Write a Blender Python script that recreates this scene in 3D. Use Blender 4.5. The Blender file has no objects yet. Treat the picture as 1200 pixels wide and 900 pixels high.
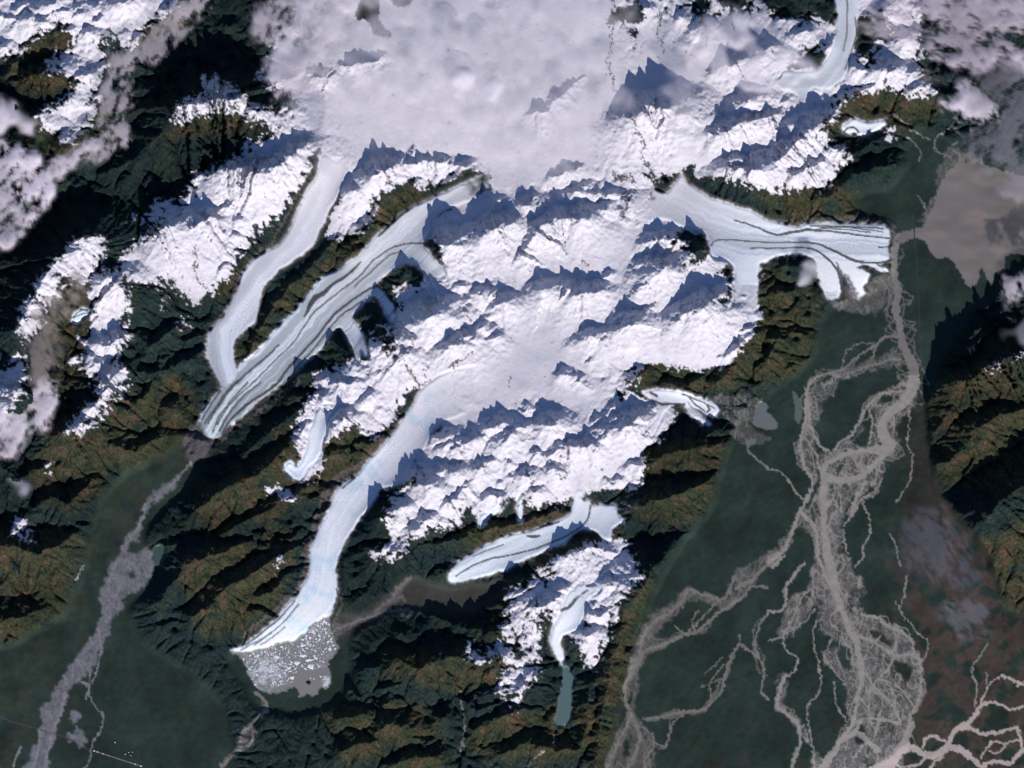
import bpy, math, random
import numpy as np

random.seed(7)
rng = np.random.default_rng(11)
U = 0.1                       # one map unit -> Blender units
ST = 1.2                      # grid step in map units
X0, Y0, X1, Y1 = -48.0, -48.0, 1248.0, 948.0
xs = np.arange(X0, X1 + .01, ST); ys = np.arange(Y0, Y1 + .01, ST)
NX, NY = len(xs), len(ys)
X, Y = np.meshgrid(xs, ys)
SUN_EL, SUN_AZ = 30.0, math.degrees(math.atan2(0.30, 1.0))
TAN = math.tan(math.radians(SUN_EL))

# ------------------------------------------------------------------ fields
fx = np.fft.rfftfreq(NX, ST)[None, :]; fy = np.fft.fftfreq(NY, ST)[:, None]
FR2 = fx * fx + fy * fy
def blur(a, s):
    return np.fft.irfft2(np.fft.rfft2(a) * np.exp(-2 * (math.pi * s) ** 2 * FR2), s=(NY, NX))
def band(lo, hi, beta=1.0, ax=1.0, ay=1.0, seed=0):
    """random field with wavelengths from lo to hi, unit variance"""
    r = np.random.default_rng(1000 + seed).standard_normal((NY, NX))
    f = np.sqrt((fx * ax) ** 2 + (fy * ay) ** 2) + 1e-9
    w = np.where((f > 1.0 / hi) & (f < 1.0 / lo), f ** (-beta), 0)
    o = np.fft.irfft2(np.fft.rfft2(r) * w, s=(NY, NX))
    return o / o.std()
def sstep(a, b, x):
    t = np.clip((x - a) / (b - a), 0, 1); return t * t * (3 - 2 * t)

WX = band(6, 40, 1.6, seed=1); WY = band(6, 40, 1.6, seed=2)
WX2 = band(3, 10, 1.2, seed=3); WY2 = band(3, 10, 1.2, seed=4)

def win(pts, pad):
    a = np.array(pts, float)
    i0 = max(0, int((a[:, 1].min() - pad - Y0) / ST)); i1 = min(NY, int((a[:, 1].max() + pad - Y0) / ST) + 2)
    j0 = max(0, int((a[:, 0].min() - pad - X0) / ST)); j1 = min(NX, int((a[:, 0].max() + pad - X0) / ST) + 2)
    return slice(i0, i1), slice(j0, j1)

def smooth_pts(p, closed):
    n = len(p); o = []
    for i in range(n if closed else n - 1):
        a = p[(i - 1) % n] if closed or i > 0 else p[0]; b = p[i]; c = p[(i + 1) % n]
        d = p[(i + 2) % n] if closed or i + 2 < n else p[-1]
        L = math.hypot(c[0] - b[0], c[1] - b[1]); m = max(1, min(4, int(L / 4)))
        la = min(1, L / (math.hypot(b[0] - a[0], b[1] - a[1]) + 1e-6)); lb = min(1, L / (math.hypot(d[0] - c[0], d[1] - c[1]) + 1e-6))
        for k in range(m):
            t = k / m; h1 = 2*t**3 - 3*t*t + 1; h2 = t**3 - 2*t*t + t; h3 = -2*t**3 + 3*t*t; h4 = t**3 - t*t
            q = [h1 * b[j] + h2 * .45 * la * (c[j] - a[j]) + h3 * c[j] + h4 * .45 * lb * (d[j] - b[j]) for j in range(len(b))]
            if len(q) > 2: q[2] = b[2] + (c[2] - b[2]) * t
            o.append(tuple(q))
    if not closed: o.append(tuple(p[-1]))
    return o
def fill(poly, warp=1.2, w2=0.5):
    poly = smooth_pts(poly, True)
    out = np.zeros((NY, NX), bool)
    si, sj = win(poly, 8)
    x = (X + WX * warp + WX2 * w2)[si, sj]; y = (Y + WY * warp + WY2 * w2)[si, sj]
    ins = np.zeros(x.shape, bool)
    n = len(poly)
    for k in range(n):
        ax, ay = poly[k][:2]; bx, by = poly[(k + 1) % n][:2]
        if ay == by: continue
        c = ((ay > y) != (by > y)) & (x < (bx - ax) * (y - ay) / (by - ay) + ax)
        ins ^= c
    out[si, sj] = ins
    return out
def fills(polys, warp=1.2, w2=.5):
    o = np.zeros((NY, NX), bool)
    for p in polys: o |= fill(p, warp, w2)
    return o

def line(pts, warp=0.5, pad=12, w2=0.3, out=None):
    """max over the segments of (half width - distance); points are (x, y, halfwidth)"""
    pts = smooth_pts(pts, False)
    if out is None: out = np.full((NY, NX), -99.0)
    si, sj = win([p[:2] for p in pts], pad)
    x = (X + WX * warp + WX2 * w2)[si, sj]; y = (Y + WY * warp + WY2 * w2)[si, sj]
    o = out[si, sj]
    for a, b in zip(pts[:-1], pts[1:]):
        dx, dy = b[0] - a[0], b[1] - a[1]; L = dx * dx + dy * dy + 1e-9
        t = np.clip(((x - a[0]) * dx + (y - a[1]) * dy) / L, 0, 1)
        d = np.hypot(x - a[0] - t * dx, y - a[1] - t * dy)
        o = np.maximum(o, a[2] + (b[2] - a[2]) * t - d)
    out[si, sj] = o
    return out
def W(w, *p):  # constant-width polyline from flat numbers
    return [(p[i], p[i + 1], w) for i in range(0, len(p), 2)]
def P(*p):
    return [(p[i], p[i + 1]) for i in range(0, len(p), 2)]

def flow(cl, pad):
    """signed cross distance and along distance to a centre line, in a window"""
    si, sj = win(cl, pad)
    x = X[si, sj] + WX[si, sj] * .8; y = Y[si, sj] + WY[si, sj] * .8
    best = np.full(x.shape, 1e9); t_ = np.zeros(x.shape); s_ = np.zeros(x.shape)
    acc = 0
    for a, b in zip(cl[:-1], cl[1:]):
        dx, dy = b[0] - a[0], b[1] - a[1]; L = math.hypot(dx, dy)
        t = np.clip(((x - a[0]) * dx + (y - a[1]) * dy) / (L * L), 0, 1)
        px = x - a[0] - t * dx; py = y - a[1] - t * dy
        d = np.hypot(px, py); sg = np.sign(dx * py - dy * px)
        m = d < best
        best = np.where(m, d, best); t_ = np.where(m, d * sg, t_); s_ = np.where(m, acc + t * L, s_)
        acc += L
    return si, sj, t_, s_, acc

# ------------------------------------------------------------------ the map: land cover outlines
SNOW = [
 # great icefield and the ranges around it
 P(330,-45,350,0,340,30,322,45,318,75,300,92,330,105,345,118,372,140,385,150,372,200,400,226,387,255,380,284,395,276,412,276,425,272,432,262,440,238,450,226,470,212,490,214,500,222,520,214,545,203,562,198,578,222,540,235,507,262,498,278,520,292,515,308,500,312,490,330,470,335,460,345,466,360,462,378,450,376,440,390,430,386,434,400,432,424,420,422,400,426,385,432,372,440,365,455,362,470,352,490,344,510,346,520,352,535,345,548,356,560,366,568,376,545,380,528,386,515,396,510,405,505,414,497,424,500,430,512,440,515,452,500,466,490,472,476,480,462,495,455,520,470,515,495,505,515,498,527,488,535,484,545,483,552,482,566,476,574,462,578,454,590,452,605,458,620,456,640,440,646,434,655,450,656,470,650,474,638,476,626,490,626,500,626,512,615,520,620,530,617,542,614,541,600,546,586,556,598,562,605,560,615,570,617,578,605,585,600,590,585,600,582,606,598,611,607,613,590,618,580,626,598,636,592,646,590,660,597,666,585,680,577,700,575,722,580,740,576,752,570,757,548,756,536,760,520,775,510,790,482,760,466,730,466,712,482,722,474,725,460,738,448,748,446,740,434,760,428,800,432,826,432,848,430,862,418,875,400,888,385,888,345,890,310,870,300,840,290,830,250,760,230,770,215,785,205,798,196,806,196,816,205,832,205,852,212,870,215,890,222,905,224,930,222,960,222,976,216,980,200,986,190,994,181,985,178,966,166,958,160,968,150,978,140,985,122,996,115,1008,112,1022,110,1035,98,1045,102,1056,108,1072,112,1085,112,1097,115,1092,103,1078,76,1080,60,1075,35,1080,0,1090,-45),
 # range left of the upper left glacier
 P(225,222,222,208,238,202,260,190,295,172,330,152,352,140,374,150,370,178,358,205,350,222,332,245,326,262,300,270,290,292,270,302,275,320,262,332,250,345,238,350,226,356,215,345,205,342,195,325,186,335,190,360,205,372,222,378,226,385,212,384,200,372,192,352,184,335,172,330,158,334,152,325,146,328,140,340,155,350,150,362,144,375,152,390,152,402,138,410,138,430,150,446,146,455,140,466,125,480,112,495,90,510,78,508,84,490,105,476,116,465,108,440,85,425,98,408,88,398,104,390,110,370,108,360,115,350,104,345,108,335,95,330,85,330,75,322,70,345,52,365,44,380,40,396,26,396,18,386,35,376,20,366,35,350,45,342,42,330,60,316,75,296,90,281,100,275,125,286,115,310,130,325,145,300,160,285,180,270,198,264,185,255,175,266,166,262,149,250,155,248,170,262,182,236,192,235,202,240,218,235),
 P(-45,445,5,435,15,425,22,406,30,410,29,425,31,460,18,475,5,490,-45,490),
 P(-45,-45,215,-45,212,2,200,14,185,20,170,35,152,55,136,52,125,38,116,45,120,60,125,75,118,90,109,100,115,108,110,120,106,145,95,155,77,173,66,158,46,148,40,136,64,122,85,110,94,98,76,88,52,84,50,76,72,60,85,50,82,36,68,32,48,40,26,58,5,66,-45,70),
 P(200,135,214,122,236,112,236,95,260,92,282,108,300,124,332,128,372,138,376,146,345,148,300,144,280,136,260,133,240,134,225,139,208,150),
 # range between the small valley glacier and the turquoise lake
 P(630,672,660,645,695,640,718,642,735,652,752,672,738,690,728,705,720,726,712,742,705,760,690,768,678,764,668,748,662,735,640,740,636,756,626,778,630,792,616,800,612,815,606,834,598,830,597,816,586,806,580,820,577,810,589,790,596,778,585,770,575,776,556,776,545,766,548,752,560,764,580,760,592,740,598,720,603,700,600,685,614,690),
 P(352,134,396,134,402,160,380,172,360,172,348,158), P(690,636,735,636,744,664,700,668), P(594,700,601,680,607,700,605,740,598,760,590,750),
 P(1155,436,1160,426,1172,421,1190,418,1260,405,1260,414,1200,420,1180,424,1166,430,1160,440),
 P(14,624,20,606,28,610,36,620,36,628,28,634,18,634), P(36,640,42,632,44,640,38,645),
 P(683,775,696,768,706,770,704,782,694,786), P(270,490,274,496,272,502,266,498), P(312,572,330,566,346,580,348,586,320,584),
 P(322,648,330,650,332,668,326,676), P(56,546,64,536,60,552,52,560),
 P(1037,158,1045,150,1050,158,1048,168),
 P(985,182,992,174,996,182,988,190),
]
SNOW_HOLES = [
 P(655,758,690,775,675,750,664,742), P(641,700,630,728,640,752,652,742,646,716), P(610,705,622,722,614,765,622,745,626,725), P(683,735,688,722,686,740), P(640,668,655,672,650,680,638,678), P(165,285,170,290,168,300),
 P(600,740,612,745,606,790,600,770),
 P(800,196,812,200,818,206,836,206,870,216,900,226,900,250,860,240,820,228,806,214),
 P(710,28,722,12,740,5,752,2,755,20,740,26,725,28), P(739,38,746,40,746,58,741,60),
 P(780,10,800,12,805,14,785,17), P(808,-10,828,-10,828,20,815,20), P(835,0,850,-10,880,-10,880,8,845,12), P(885,-10,1005,-10,985,30,950,20,930,25,905,20),
 P(455,90,448,95), 
 P(415,20,430,-10,440,-10,446,25,456,35,458,48,448,40,440,44,430,24,418,22), P(455,0,470,10,490,-5,475,-12),
 P(750,195,765,205,776,222,762,210,752,203), P(716,12,722,14,721,28,714,26), P(736,32,746,30,745,42,738,42),
 P(918,82,930,70,940,60,962,55,962,75,940,80),
 P(955,80,965,60,975,80,985,95,970,105,958,98), P(1000,20,1040,20,1048,48,1025,50,1024,70,1008,72),
 P(700,575,730,574,742,566,732,580,715,584,700,586),
 P(693,482,700,480), P(785,275,800,268,815,272,826,280,833,292,828,303,815,308,800,315,788,322,800,308,812,298,806,286,790,282),
 P(838,318,855,310,859,325,857,345,845,360,838,362,850,345,852,325),
 P(504,283,500,290,520,312,522,308,512,296), P(485,313,490,312,498,340,494,345),
 P(458,395,440,395,452,412,466,420), P(610,470,612,470),
 P(655,615,700,575,702,592,680,588,668,605),
 P(432,640,445,620,450,600,440,590,455,570,420,600,405,640,410,655,432,655),
]
VALLEY = [
 P(1000,225,1045,215,1075,150,1110,160,1140,185,1250,210,1250,312,1185,318,1172,345,1145,360,1118,400,1096,440,1088,480,1092,520,1096,560,1120,600,1135,620,1160,650,1172,700,1250,760,1250,950,700,950,718,850,735,790,748,742,758,700,775,670,800,632,828,600,838,560,850,530,862,500,880,475,930,440,955,410,965,370,985,355,1040,330,1046,265,1005,250),
 P(222,540,245,540,232,570,205,590,180,612,165,640,185,650,190,680,170,700,150,720,180,760,230,790,265,830,270,950,-45,950,-45,770,20,750,70,720,95,670,105,620,112,590,135,560,165,545,195,530,212,515),
 P(262,770,285,806,300,832,345,838,395,825,412,790,408,745,398,715,380,735,350,750,320,757,290,764),
 P(465,690,480,675,520,688,590,680,600,690,560,715,520,720,470,715,430,735,392,750,386,730,430,715),
]
LOWLAND = [P(120,700,280,760,300,820,420,820,430,960,100,960,160,800), P(380,700,480,720,440,800,560,960,380,960), P(0,0,1,1,0,1)]
ROCKS = [W(.9,718,-5,716,40,713,75,717,95,722,106), W(1.1,738,135,745,150,752,165,755,185,765,202,776,220), W(.9,775,14,773,45,778,62), W(.9,822,4,828,25,827,55), W(.8,858,14,860,40),
 [(740,205,.8),(730,212,1.5),(722,208,1.6),(718,200,.8)], W(1.3,741,208,743,216), W(1.2,742,222,736,236,728,248), W(1.4,735,226,722,232),
 W(1.1,552,416,540,424,528,430), W(1.4,505,446,494,452,487,462), W(.8,500,428,498,440), W(.9,660,548,663,556,655,562,652,555), W(.7,617,548,622,560,628,576), W(.7,540,362,548,368,552,376),
 W(.8,455,207,460,216,470,222), W(1.5,540,205,555,198), W(1.3,505,222,530,212,540,205), W(1.0,494,452,470,420), W(.8,598,440,596,452), W(1.0,682,308,690,310), W(.8,650,270,655,278),
 W(.8,232,290,228,310,236,330,242,342), W(.8,196,320,200,330,212,345), W(.7,680,600,690,592), W(1.0,645,262,652,266), W(.6,740,262,748,258), W(.7,480,395,484,405), W(.7,530,440,534,428)]
SMOOTH = [
 P(345,30,400,-30,560,-40,560,190,420,165,380,140,335,110), P(750,60,800,60,840,30,900,30,880,110,820,120,760,110),
 P(280,560,300,520,340,515,345,540,330,570),
 P(515,250,560,300,600,330,640,310,620,290,560,270,530,262), P(600,320,640,360,700,352,740,380,720,365,660,330), P(640,455,700,460,740,470,690,480,650,480),
 P(605,265,650,250,640,262,620,275),

 P(500,452,545,420,600,396,605,345,640,350,690,350,735,345,745,360,720,400,700,430,680,470,640,460,600,480,540,500,510,520,500,505),
 P(600,322,660,290,700,275,745,255,770,262,740,300,735,345,690,330,640,325),
 P(200,276,250,250,272,265,236,292,238,340,245,352,215,348,195,325,160,320,148,302,170,285),
 P(540,60,600,0,720,0,728,60,735,150,700,200,620,210,560,235,500,262,480,240,540,210,520,150),
 P(375,145,440,140,440,165,410,215,395,260,360,300,320,320,330,270,370,200),
 P(640,570,720,520,760,540,745,575,690,575), P(740,430,800,385,860,405,850,425,760,430),
 P(745,20,775,20,775,75,765,100,750,110), P(780,90,830,60,825,110,815,150,850,180,820,230,790,200,800,130),
 P(770,345,835,305,850,330,800,350,760,400,740,420,720,410),
]

# glaciers: id, outline, centre line, ice colour at top and end, label
GL = [
 dict(k='g1', poly=P(398,140,380,165,372,200,356,228,336,275,326,285,300,302,286,318,275,345,262,366,248,384,242,400,243,420,252,438,260,452,266,455,274,446,278,438,277,428,273,412,275,400,286,388,300,375,303,358,312,332,335,312,355,298,368,285,377,268,385,250,400,225,410,200,418,175,430,145),
  cl=P(410,140,395,185,375,240,345,290,310,320,285,355,260,388,258,420,268,450), c0=(.55,.52,.54), c1=(.42,.45,.48), amp=.10,
  label='narrow pale grey glacier winding down the left mountain valley, leftmost long glacier'),
 dict(k='g2', poly=P(600,198,560,205,540,216,505,232,480,243,462,258,447,270,434,283,415,302,395,315,370,332,358,350,345,362,325,385,305,405,285,425,268,442,258,455,248,468,236,485,230,498,238,506,250,515,258,512,272,495,290,483,305,470,325,455,340,440,352,430,366,418,378,408,386,396,396,384,404,392,412,404,418,425,426,440,436,440,432,415,428,395,420,380,412,372,425,358,440,350,448,362,458,378,468,380,460,358,450,342,440,334,455,322,475,310,488,312,500,330,520,352,540,350,525,325,508,300,496,288,505,274,507,262,520,248,548,236,600,225),
  cl=P(600,210,540,225,500,255,460,290,420,325,385,355,350,395,315,430,275,465,245,508), c0=(.53,.52,.54), c1=(.50,.56,.58), amp=.26,
  label='broad striped glacier with long dark moraine lines, beside the narrow left glacier'),
 dict(k='g3', poly=P(560,425,520,436,500,450,485,470,475,485,465,500,452,517,440,530,428,543,420,555,405,563,395,573,387,585,383,600,375,615,367,632,362,645,362,665,358,680,350,692,340,705,325,722,305,740,285,755,270,764,280,765,300,762,318,756,335,752,345,749,352,743,358,744,361,738,368,730,376,726,384,721,392,708,394,700,395,690,394,665,398,650,408,630,417,615,425,605,437,590,446,575,455,572,470,568,482,562,484,545,488,535,498,527,505,515,512,502,530,490,570,478,600,465,600,420),
  cl=P(600,440,540,455,500,485,470,520,440,550,410,590,390,620,380,660,372,695,345,725,300,760), c0=(.56,.53,.55), c1=(.72,.77,.82), amp=.09,
  label='pale blue glacier running down from the icefield and breaking into the iceberg lake'),
 dict(k='g4', poly=P(526,682,526,670,540,655,560,645,575,636,600,627,630,618,650,610,665,603,671,590,671,577,680,572,691,578,692,590,705,590,722,590,745,578,756,580,742,595,722,600,733,612,718,620,717,636,710,634,695,622,682,622,672,630,655,640,630,650,610,660,590,668,565,677,540,682),
  cl=P(682,570,682,590,668,615,635,635,595,652,560,665,528,678), c0=(.55,.57,.60), c1=(.50,.56,.60), amp=.08,
  label='small blue-grey hooked glacier ending left in a brown valley south of the icefield'),
 dict(k='g5', poly=P(738,198,752,206,765,217,776,226,787,218,795,208,799,198,806,214,825,226,850,236,875,244,900,256,920,264,950,261,985,260,1015,261,1036,264,1041,270,1043,277,1041,290,1040,306,1025,309,1012,308,1025,310,1037,313,1041,319,1030,317,1020,313,1008,311,1001,312,1010,317,1019,322,1017,330,1011,336,1014,343,1006,351,1000,350,995,344,995,336,990,328,985,315,978,305,984,320,987,333,984,346,975,352,968,349,964,338,958,322,955,305,940,298,920,298,903,304,889,310,888,340,886,365,887,385,878,395,862,405,848,400,845,380,853,360,860,340,860,315,850,306,835,303,832,292,828,278,815,270,795,265,775,258,760,262,740,270,730,262,742,245,742,225,735,210),
  cl=P(745,215,790,240,830,262,870,275,920,280,980,284,1042,288), c0=(.56,.57,.60), c1=(.70,.75,.79), amp=.14,
  label='wide white glacier fanning out at the grey river bend on the right'),
 dict(k='g6', poly=P(752,460,770,455,790,457,810,461,830,469,842,475,843,482,837,488,825,486,815,478,806,473,816,482,824,490,834,495,830,499,818,495,808,485,802,475,790,474,782,480,775,492,768,508,758,516,750,510,760,500,768,488,772,478,766,470),
  cl=P(752,462,780,463,810,470,840,482), c0=(.6,.6,.63), c1=(.68,.72,.76), amp=.2,
  label='little hooked white glacier with dirty tongue beside the turquoise pond'),
 dict(k='g7', poly=P(672,688,690,678,706,690,692,702,686,718,680,738,664,744,657,752,660,765,661,778,656,778,648,762,644,748,645,736,655,720,662,702),
  cl=P(690,684,678,705,668,722,655,740,652,755,659,778), c0=(.66,.69,.72), c1=(.66,.69,.72), amp=.08,
  label='short white glacier tongue pointing down at the turquoise lake'),
 dict(k='g8', poly=P(374,476,382,470,394,475,389,490,382,510,378,530,366,545,358,558,350,565,338,557,332,548,340,538,346,546,356,533,360,515,366,495),
  cl=P(385,470,376,505,368,535,350,556,335,548), c0=(.68,.68,.72), c1=(.55,.62,.68), amp=.05,
  label='small hanging glacier with a curled blue toe in the dark forest hills'),
 dict(k='g9', poly=P(980,-45,980,30,975,55,965,75,955,82,930,84,905,83,900,92,905,103,925,107,935,113,935,122,945,124,948,110,956,104,972,105,990,90,998,65,1004,40,1005,20,1000,-45),
  cl=P(990,-45,990,30,982,65,960,92,905,95), c0=(.58,.62,.64), c1=(.56,.58,.60), amp=.06,
  label='curved grey glacier entering from the top edge, top right'),
 dict(k='g10', poly=P(986,148,992,142,1003,139,1015,142,1036,140,1037,148,1027,154,1012,160,1003,156,992,158,988,155),
  cl=P(985,150,1010,148,1038,145), c0=(.7,.74,.77), c1=(.7,.74,.77), amp=.1,
  label='tiny white glacier tongue in brown hills, right of the top snow range'),
 dict(k='g11', poly=P(84,376,88,366,96,361,108,364,107,370,98,372,94,378,86,380),
  cl=P(108,366,95,370,84,378), c0=(.5,.58,.6), c1=(.5,.58,.6), amp=.15,
  label='tiny blue-grey glacier remnant among the snow patches of the far left range'),
 dict(k='g12', poly=P(559,617,560,604,570,599,582,594,590,582,597,584,586,598,576,604,569,610,567,618),
  cl=P(595,583,580,598,563,612), c0=(.66,.7,.74), c1=(.62,.68,.74), amp=.05,
  label='short pale ice tongue hanging from the snow edge left of the hooked glacier'),
 dict(k='g13', poly=P(604,585,611,583,613,612,606,612),
  cl=P(608,583,610,612), c0=(.66,.7,.74), c1=(.66,.7,.74), amp=.05,
  label='narrow straight ice tongue just above the hooked glacier'),
]
MOR = {
 'g1': [W(1.3,374,165,368,185,357,215,350,228,344,245,336,262,326,282), W(.7,334,250,336,262,330,275)],
 'g2': [[(423,307,.8),(412,318,1.7),(400,327,1.8),(390,333,1.6),(380,343,2.6),(370,348,3.4),(364,357,3.2),(360,366,1.8),(356,371,.8)],
        [(487,239,1.0),(470,252,1.6),(456,265,1.6),(444,277,1.0)],
        W(.75,497,285,475,286,460,290,440,303,420,325,400,340,380,355,365,370,355,385,345,400,325,420,300,445,280,463,265,480,255,497),
        [(445,333,1.0),(430,340,1.2),(415,350,1.3),(400,362,1.7),(390,370,1.3),(375,390,1.3),(365,402,1.4),(350,418,1.4),(335,435,1.4),(322,452,1.6),(300,467,1.5),(282,480,1.5),(268,495,1.2),(260,508,1)],
        W(.7,410,362,395,374,381,391,370,406,355,422,340,439,328,452),
        W(.9,327,404,312,418,298,430,282,444,264,464,253,480,244,496),
        W(.7,278,446,262,463,250,481,240,496), W(.8,290,448,272,468,257,488,249,506), W(.7,305,448,284,466,268,486,257,505),
        W(.8,258,458,247,474,236,492), W(.6,440,348,425,352,412,362,402,368),
        [(470,294,.5),(455,300,.6),(435,318,.6),(415,336,.5)]],
 'g3': [W(.8,346,704,330,722,310,739,288,756), W(.6,350,708,335,726,318,741,298,756), W(.6,318,742,300,752,282,762), W(.6,334,735,318,748,305,756),
        W(1.0,416,560,408,566,402,572), W(.7,394,690,396,700,391,710)],
 'g4': [W(.9,692,592,690,606,680,618,660,630,630,642,600,650,575,655,555,662,535,675), [(618,628,1),(626,629,2),(632,628,1.4)], W(.7,655,611,640,616,622,622), W(.6,555,652,570,645,590,638)],
 'g5': [[(861,258,.8),(880,264,.9),(900,272,1.0),(912,275,1.1),(925,273,1.6),(938,270,1.8),(950,269,1.6)],
        W(.6,950,269,975,268,1000,270,1020,272), W(1.0,950,270,975,271,1000,275,1020,277,1042,279), W(.7,950,265,980,265,1010,266,1035,268), W(.5,960,267,1000,267,1035,272),
        W(.6,833,288,836,283,845,281,870,282,900,284,930,284,945,284), [(945,284,.7),(960,286,1.0),(975,293,1.4),(990,300,1.6),(1008,307,1.8),(1030,308,1.2),(1041,305,1.4)],
        W(.9,1030,289,1041,289), W(.6,880,291,900,291,930,290), [(930,290,.7),(950,291,.9),(962,297,1.1),(974,307,1.2),(982,318,1.6),(986,330,2.6),(990,345,3.5)],
        W(.6,858,335,861,350,856,362)],
 'g6': [W(1.4,760,468,768,470,776,474,790,473,802,474), W(1.2,828,474,832,479,829,483), W(.8,800,462,820,470,838,478), W(.9,808,466,815,474,826,482), W(1.4,762,460,770,464)],
 'g7': [[(688,692,.8),(676,700,1.6),(666,712,2.0),(652,716,1.2)]],
 'g8': [], 'g9': [W(.6,1002,20,1003,40,997,62,990,82), W(.5,992,0,993,30,988,60)], 'g10': [W(1.0,988,156,993,150,1000,149,1006,155), W(.9,1018,156,1020,151)], 'g11': [W(.7,86,372,96,368,106,366)], 'g12': [], 'g13': [],
}
DEBRIS = {'g2': P(232,494,222,502,216,508,214,520,217,535,225,540,240,538,245,528,258,514,250,514,240,504),
          'g5': P(990,345,985,335,988,322,1000,330,1006,352,995,352), }

LAKES = {
 'ice_lake': (P(270,766,281,762,300,763,318,757,335,752,345,749,361,738,376,726,384,720,388,738,393,748,397,757,395,765,386,775,387,796,384,806,373,807,371,813,365,816,361,813,352,819,347,806,344,805,335,810,325,813,313,812,305,810,297,803,290,790,286,778,279,770), (.225,.215,.200), 'grey silty lake full of icebergs below the pale blue glacier'),
 'bay': (P(1053,275,1062,270,1072,268,1082,266,1086,258,1089,250,1095,240,1098,225,1105,210,1120,197,1140,190,1200,205,1260,200,1260,300,1200,298,1188,297,1178,302,1177,318,1167,317,1163,333,1156,325,1151,314,1147,322,1145,332,1138,336,1131,333,1128,322,1122,312,1112,303,1100,303,1092,297,1085,283,1073,279,1065,280,1056,287,1050,282), (.190,.168,.150), 'wide silty brown lake beside the upper river bend'),
 'turquoise': (P(660,778,666,780,669,788,673,796,670,806,669,845,661,850,655,854,649,843,653,826,656,808,659,795,660,785), (.095,.155,.150), 'narrow turquoise lake under the short glacier tongue'),
 'pond': (P(887,474,893,469,898,473,899,484,905,489,913,496,909,503,898,504,886,499,882,492), (.14,.16,.15), 'pale pond next to the little hooked glacier'),
 'pond2': (P(874,518,880,513,887,515,886,521,878,524,874,522), (.14,.15,.14), 'smallest pale pond below the other pond'),
 'pond3': (P(928,457,934,462,940,475,940,490,936,497,931,492,932,475,929,465), (.10,.13,.11), 'thin green-grey pond left of the braided river'),
 'pond4': (P(180,640,192,640,192,655,182,664,178,655), (.05,.085,.07), 'dim green pond beside the fan shaped gravel flat'),
}

GRAVEL = [  # broad gravel beds
 P(1066,440,1076,445,1073,470,1060,485,1053,500,1053,520,1055,530,1045,540,1035,550,1033,560,1024,570,1010,578,1000,580,992,592,986,610,986,630,990,648,998,655,1000,672,1012,675,1013,690,1010,700,1007,710,1020,722,1040,728,1055,735,1068,750,1073,765,1084,775,1082,800,1080,820,1070,845,1063,865,1066,880,1050,905,1050,950,950,950,953,885,968,888,985,865,997,850,992,830,992,810,985,795,972,784,965,775,970,760,985,757,972,745,970,725,968,712,955,700,949,690,952,672,957,655,955,640,945,620,940,610,945,600,955,585,961,575,961,550,966,535,980,528,985,520,1000,512,1015,500,1020,490,1022,470,1030,460,1048,452),
 P(945,462,958,452,985,436,1035,415,1050,408,1055,425,1040,432,1010,438,985,450,975,465,962,475,960,495,955,510,958,530,972,532,972,545,960,550,952,575,942,590,934,600,922,625,912,650,895,668,885,680,868,690,858,675,880,660,905,648,920,625,940,590,950,565,940,548,937,530,941,508,944,480),
 P(855,680,868,675,872,690,862,705,855,712,835,712,822,704,806,706,800,712,790,722,776,735,770,748,788,754,770,762,757,768,748,785,744,795,734,792,740,775,746,755,752,735,765,720,785,708,798,695,805,688,822,694,848,700),
 P(733,790,745,788,745,815,742,832,755,850,762,862,765,880,758,950,705,950,712,885,722,860,735,830),
 P(925,700,945,695,955,700,945,725,925,745,918,750,912,742,918,725),
 P(915,790,925,792,920,815,922,835,940,846,946,852,948,870,938,862,925,845,910,830,910,810),
 P(958,710,985,715,985,745,965,740),
 P(222,538,214,551,204,562,193,566,183,576,174,586,167,598,164,610,156,622,148,632,142,645,125,672,116,690,120,705,116,720,112,736,103,752,92,768,78,786,68,800,60,812,52,826,46,842,44,862,38,878,28,900,20,950,52,950,57,880,67,862,66,845,72,830,80,816,90,800,105,786,113,770,119,755,127,742,132,728,141,714,150,698,164,690,178,678,180,662,178,650,172,642,163,648,155,651,149,647,156,636,164,620,168,602,178,592,196,576,207,568,213,556,225,541),
 P(300,812,311,818,314,828,309,836,301,842,296,850,302,857,294,870,285,880,275,887,258,900,255,905,262,890,275,880,280,862,290,852,298,842,306,833,308,822,300,816),
 P(388,735,402,730,420,725,440,715,455,703,463,692,472,682,480,674,484,678,470,695,473,707,466,702,456,714,470,712,484,716,478,723,462,718,445,724,428,730,408,735,398,744,390,750),
 P(1078,260,1092,236,1098,206,1116,166,1128,178,1148,186,1150,215,1120,245,1095,262),
 P(840,468,860,462,885,462,895,470,888,480,880,495,890,508,905,512,890,522,870,520,855,510,862,500,850,490,842,480),
 P(1043,262,1050,268,1052,285,1048,310,1052,332,1046,345,1036,360,1020,368,1000,366,985,362,970,355,985,352,1003,352,1014,344,1018,330,1028,322,1042,318,1044,300,1045,280),
 P(84,832,90,834,92,846,87,850,82,842), P(80,863,88,862,90,868,82,868), P(90,850,97,858,98,875,92,876,89,865),
]
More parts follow.
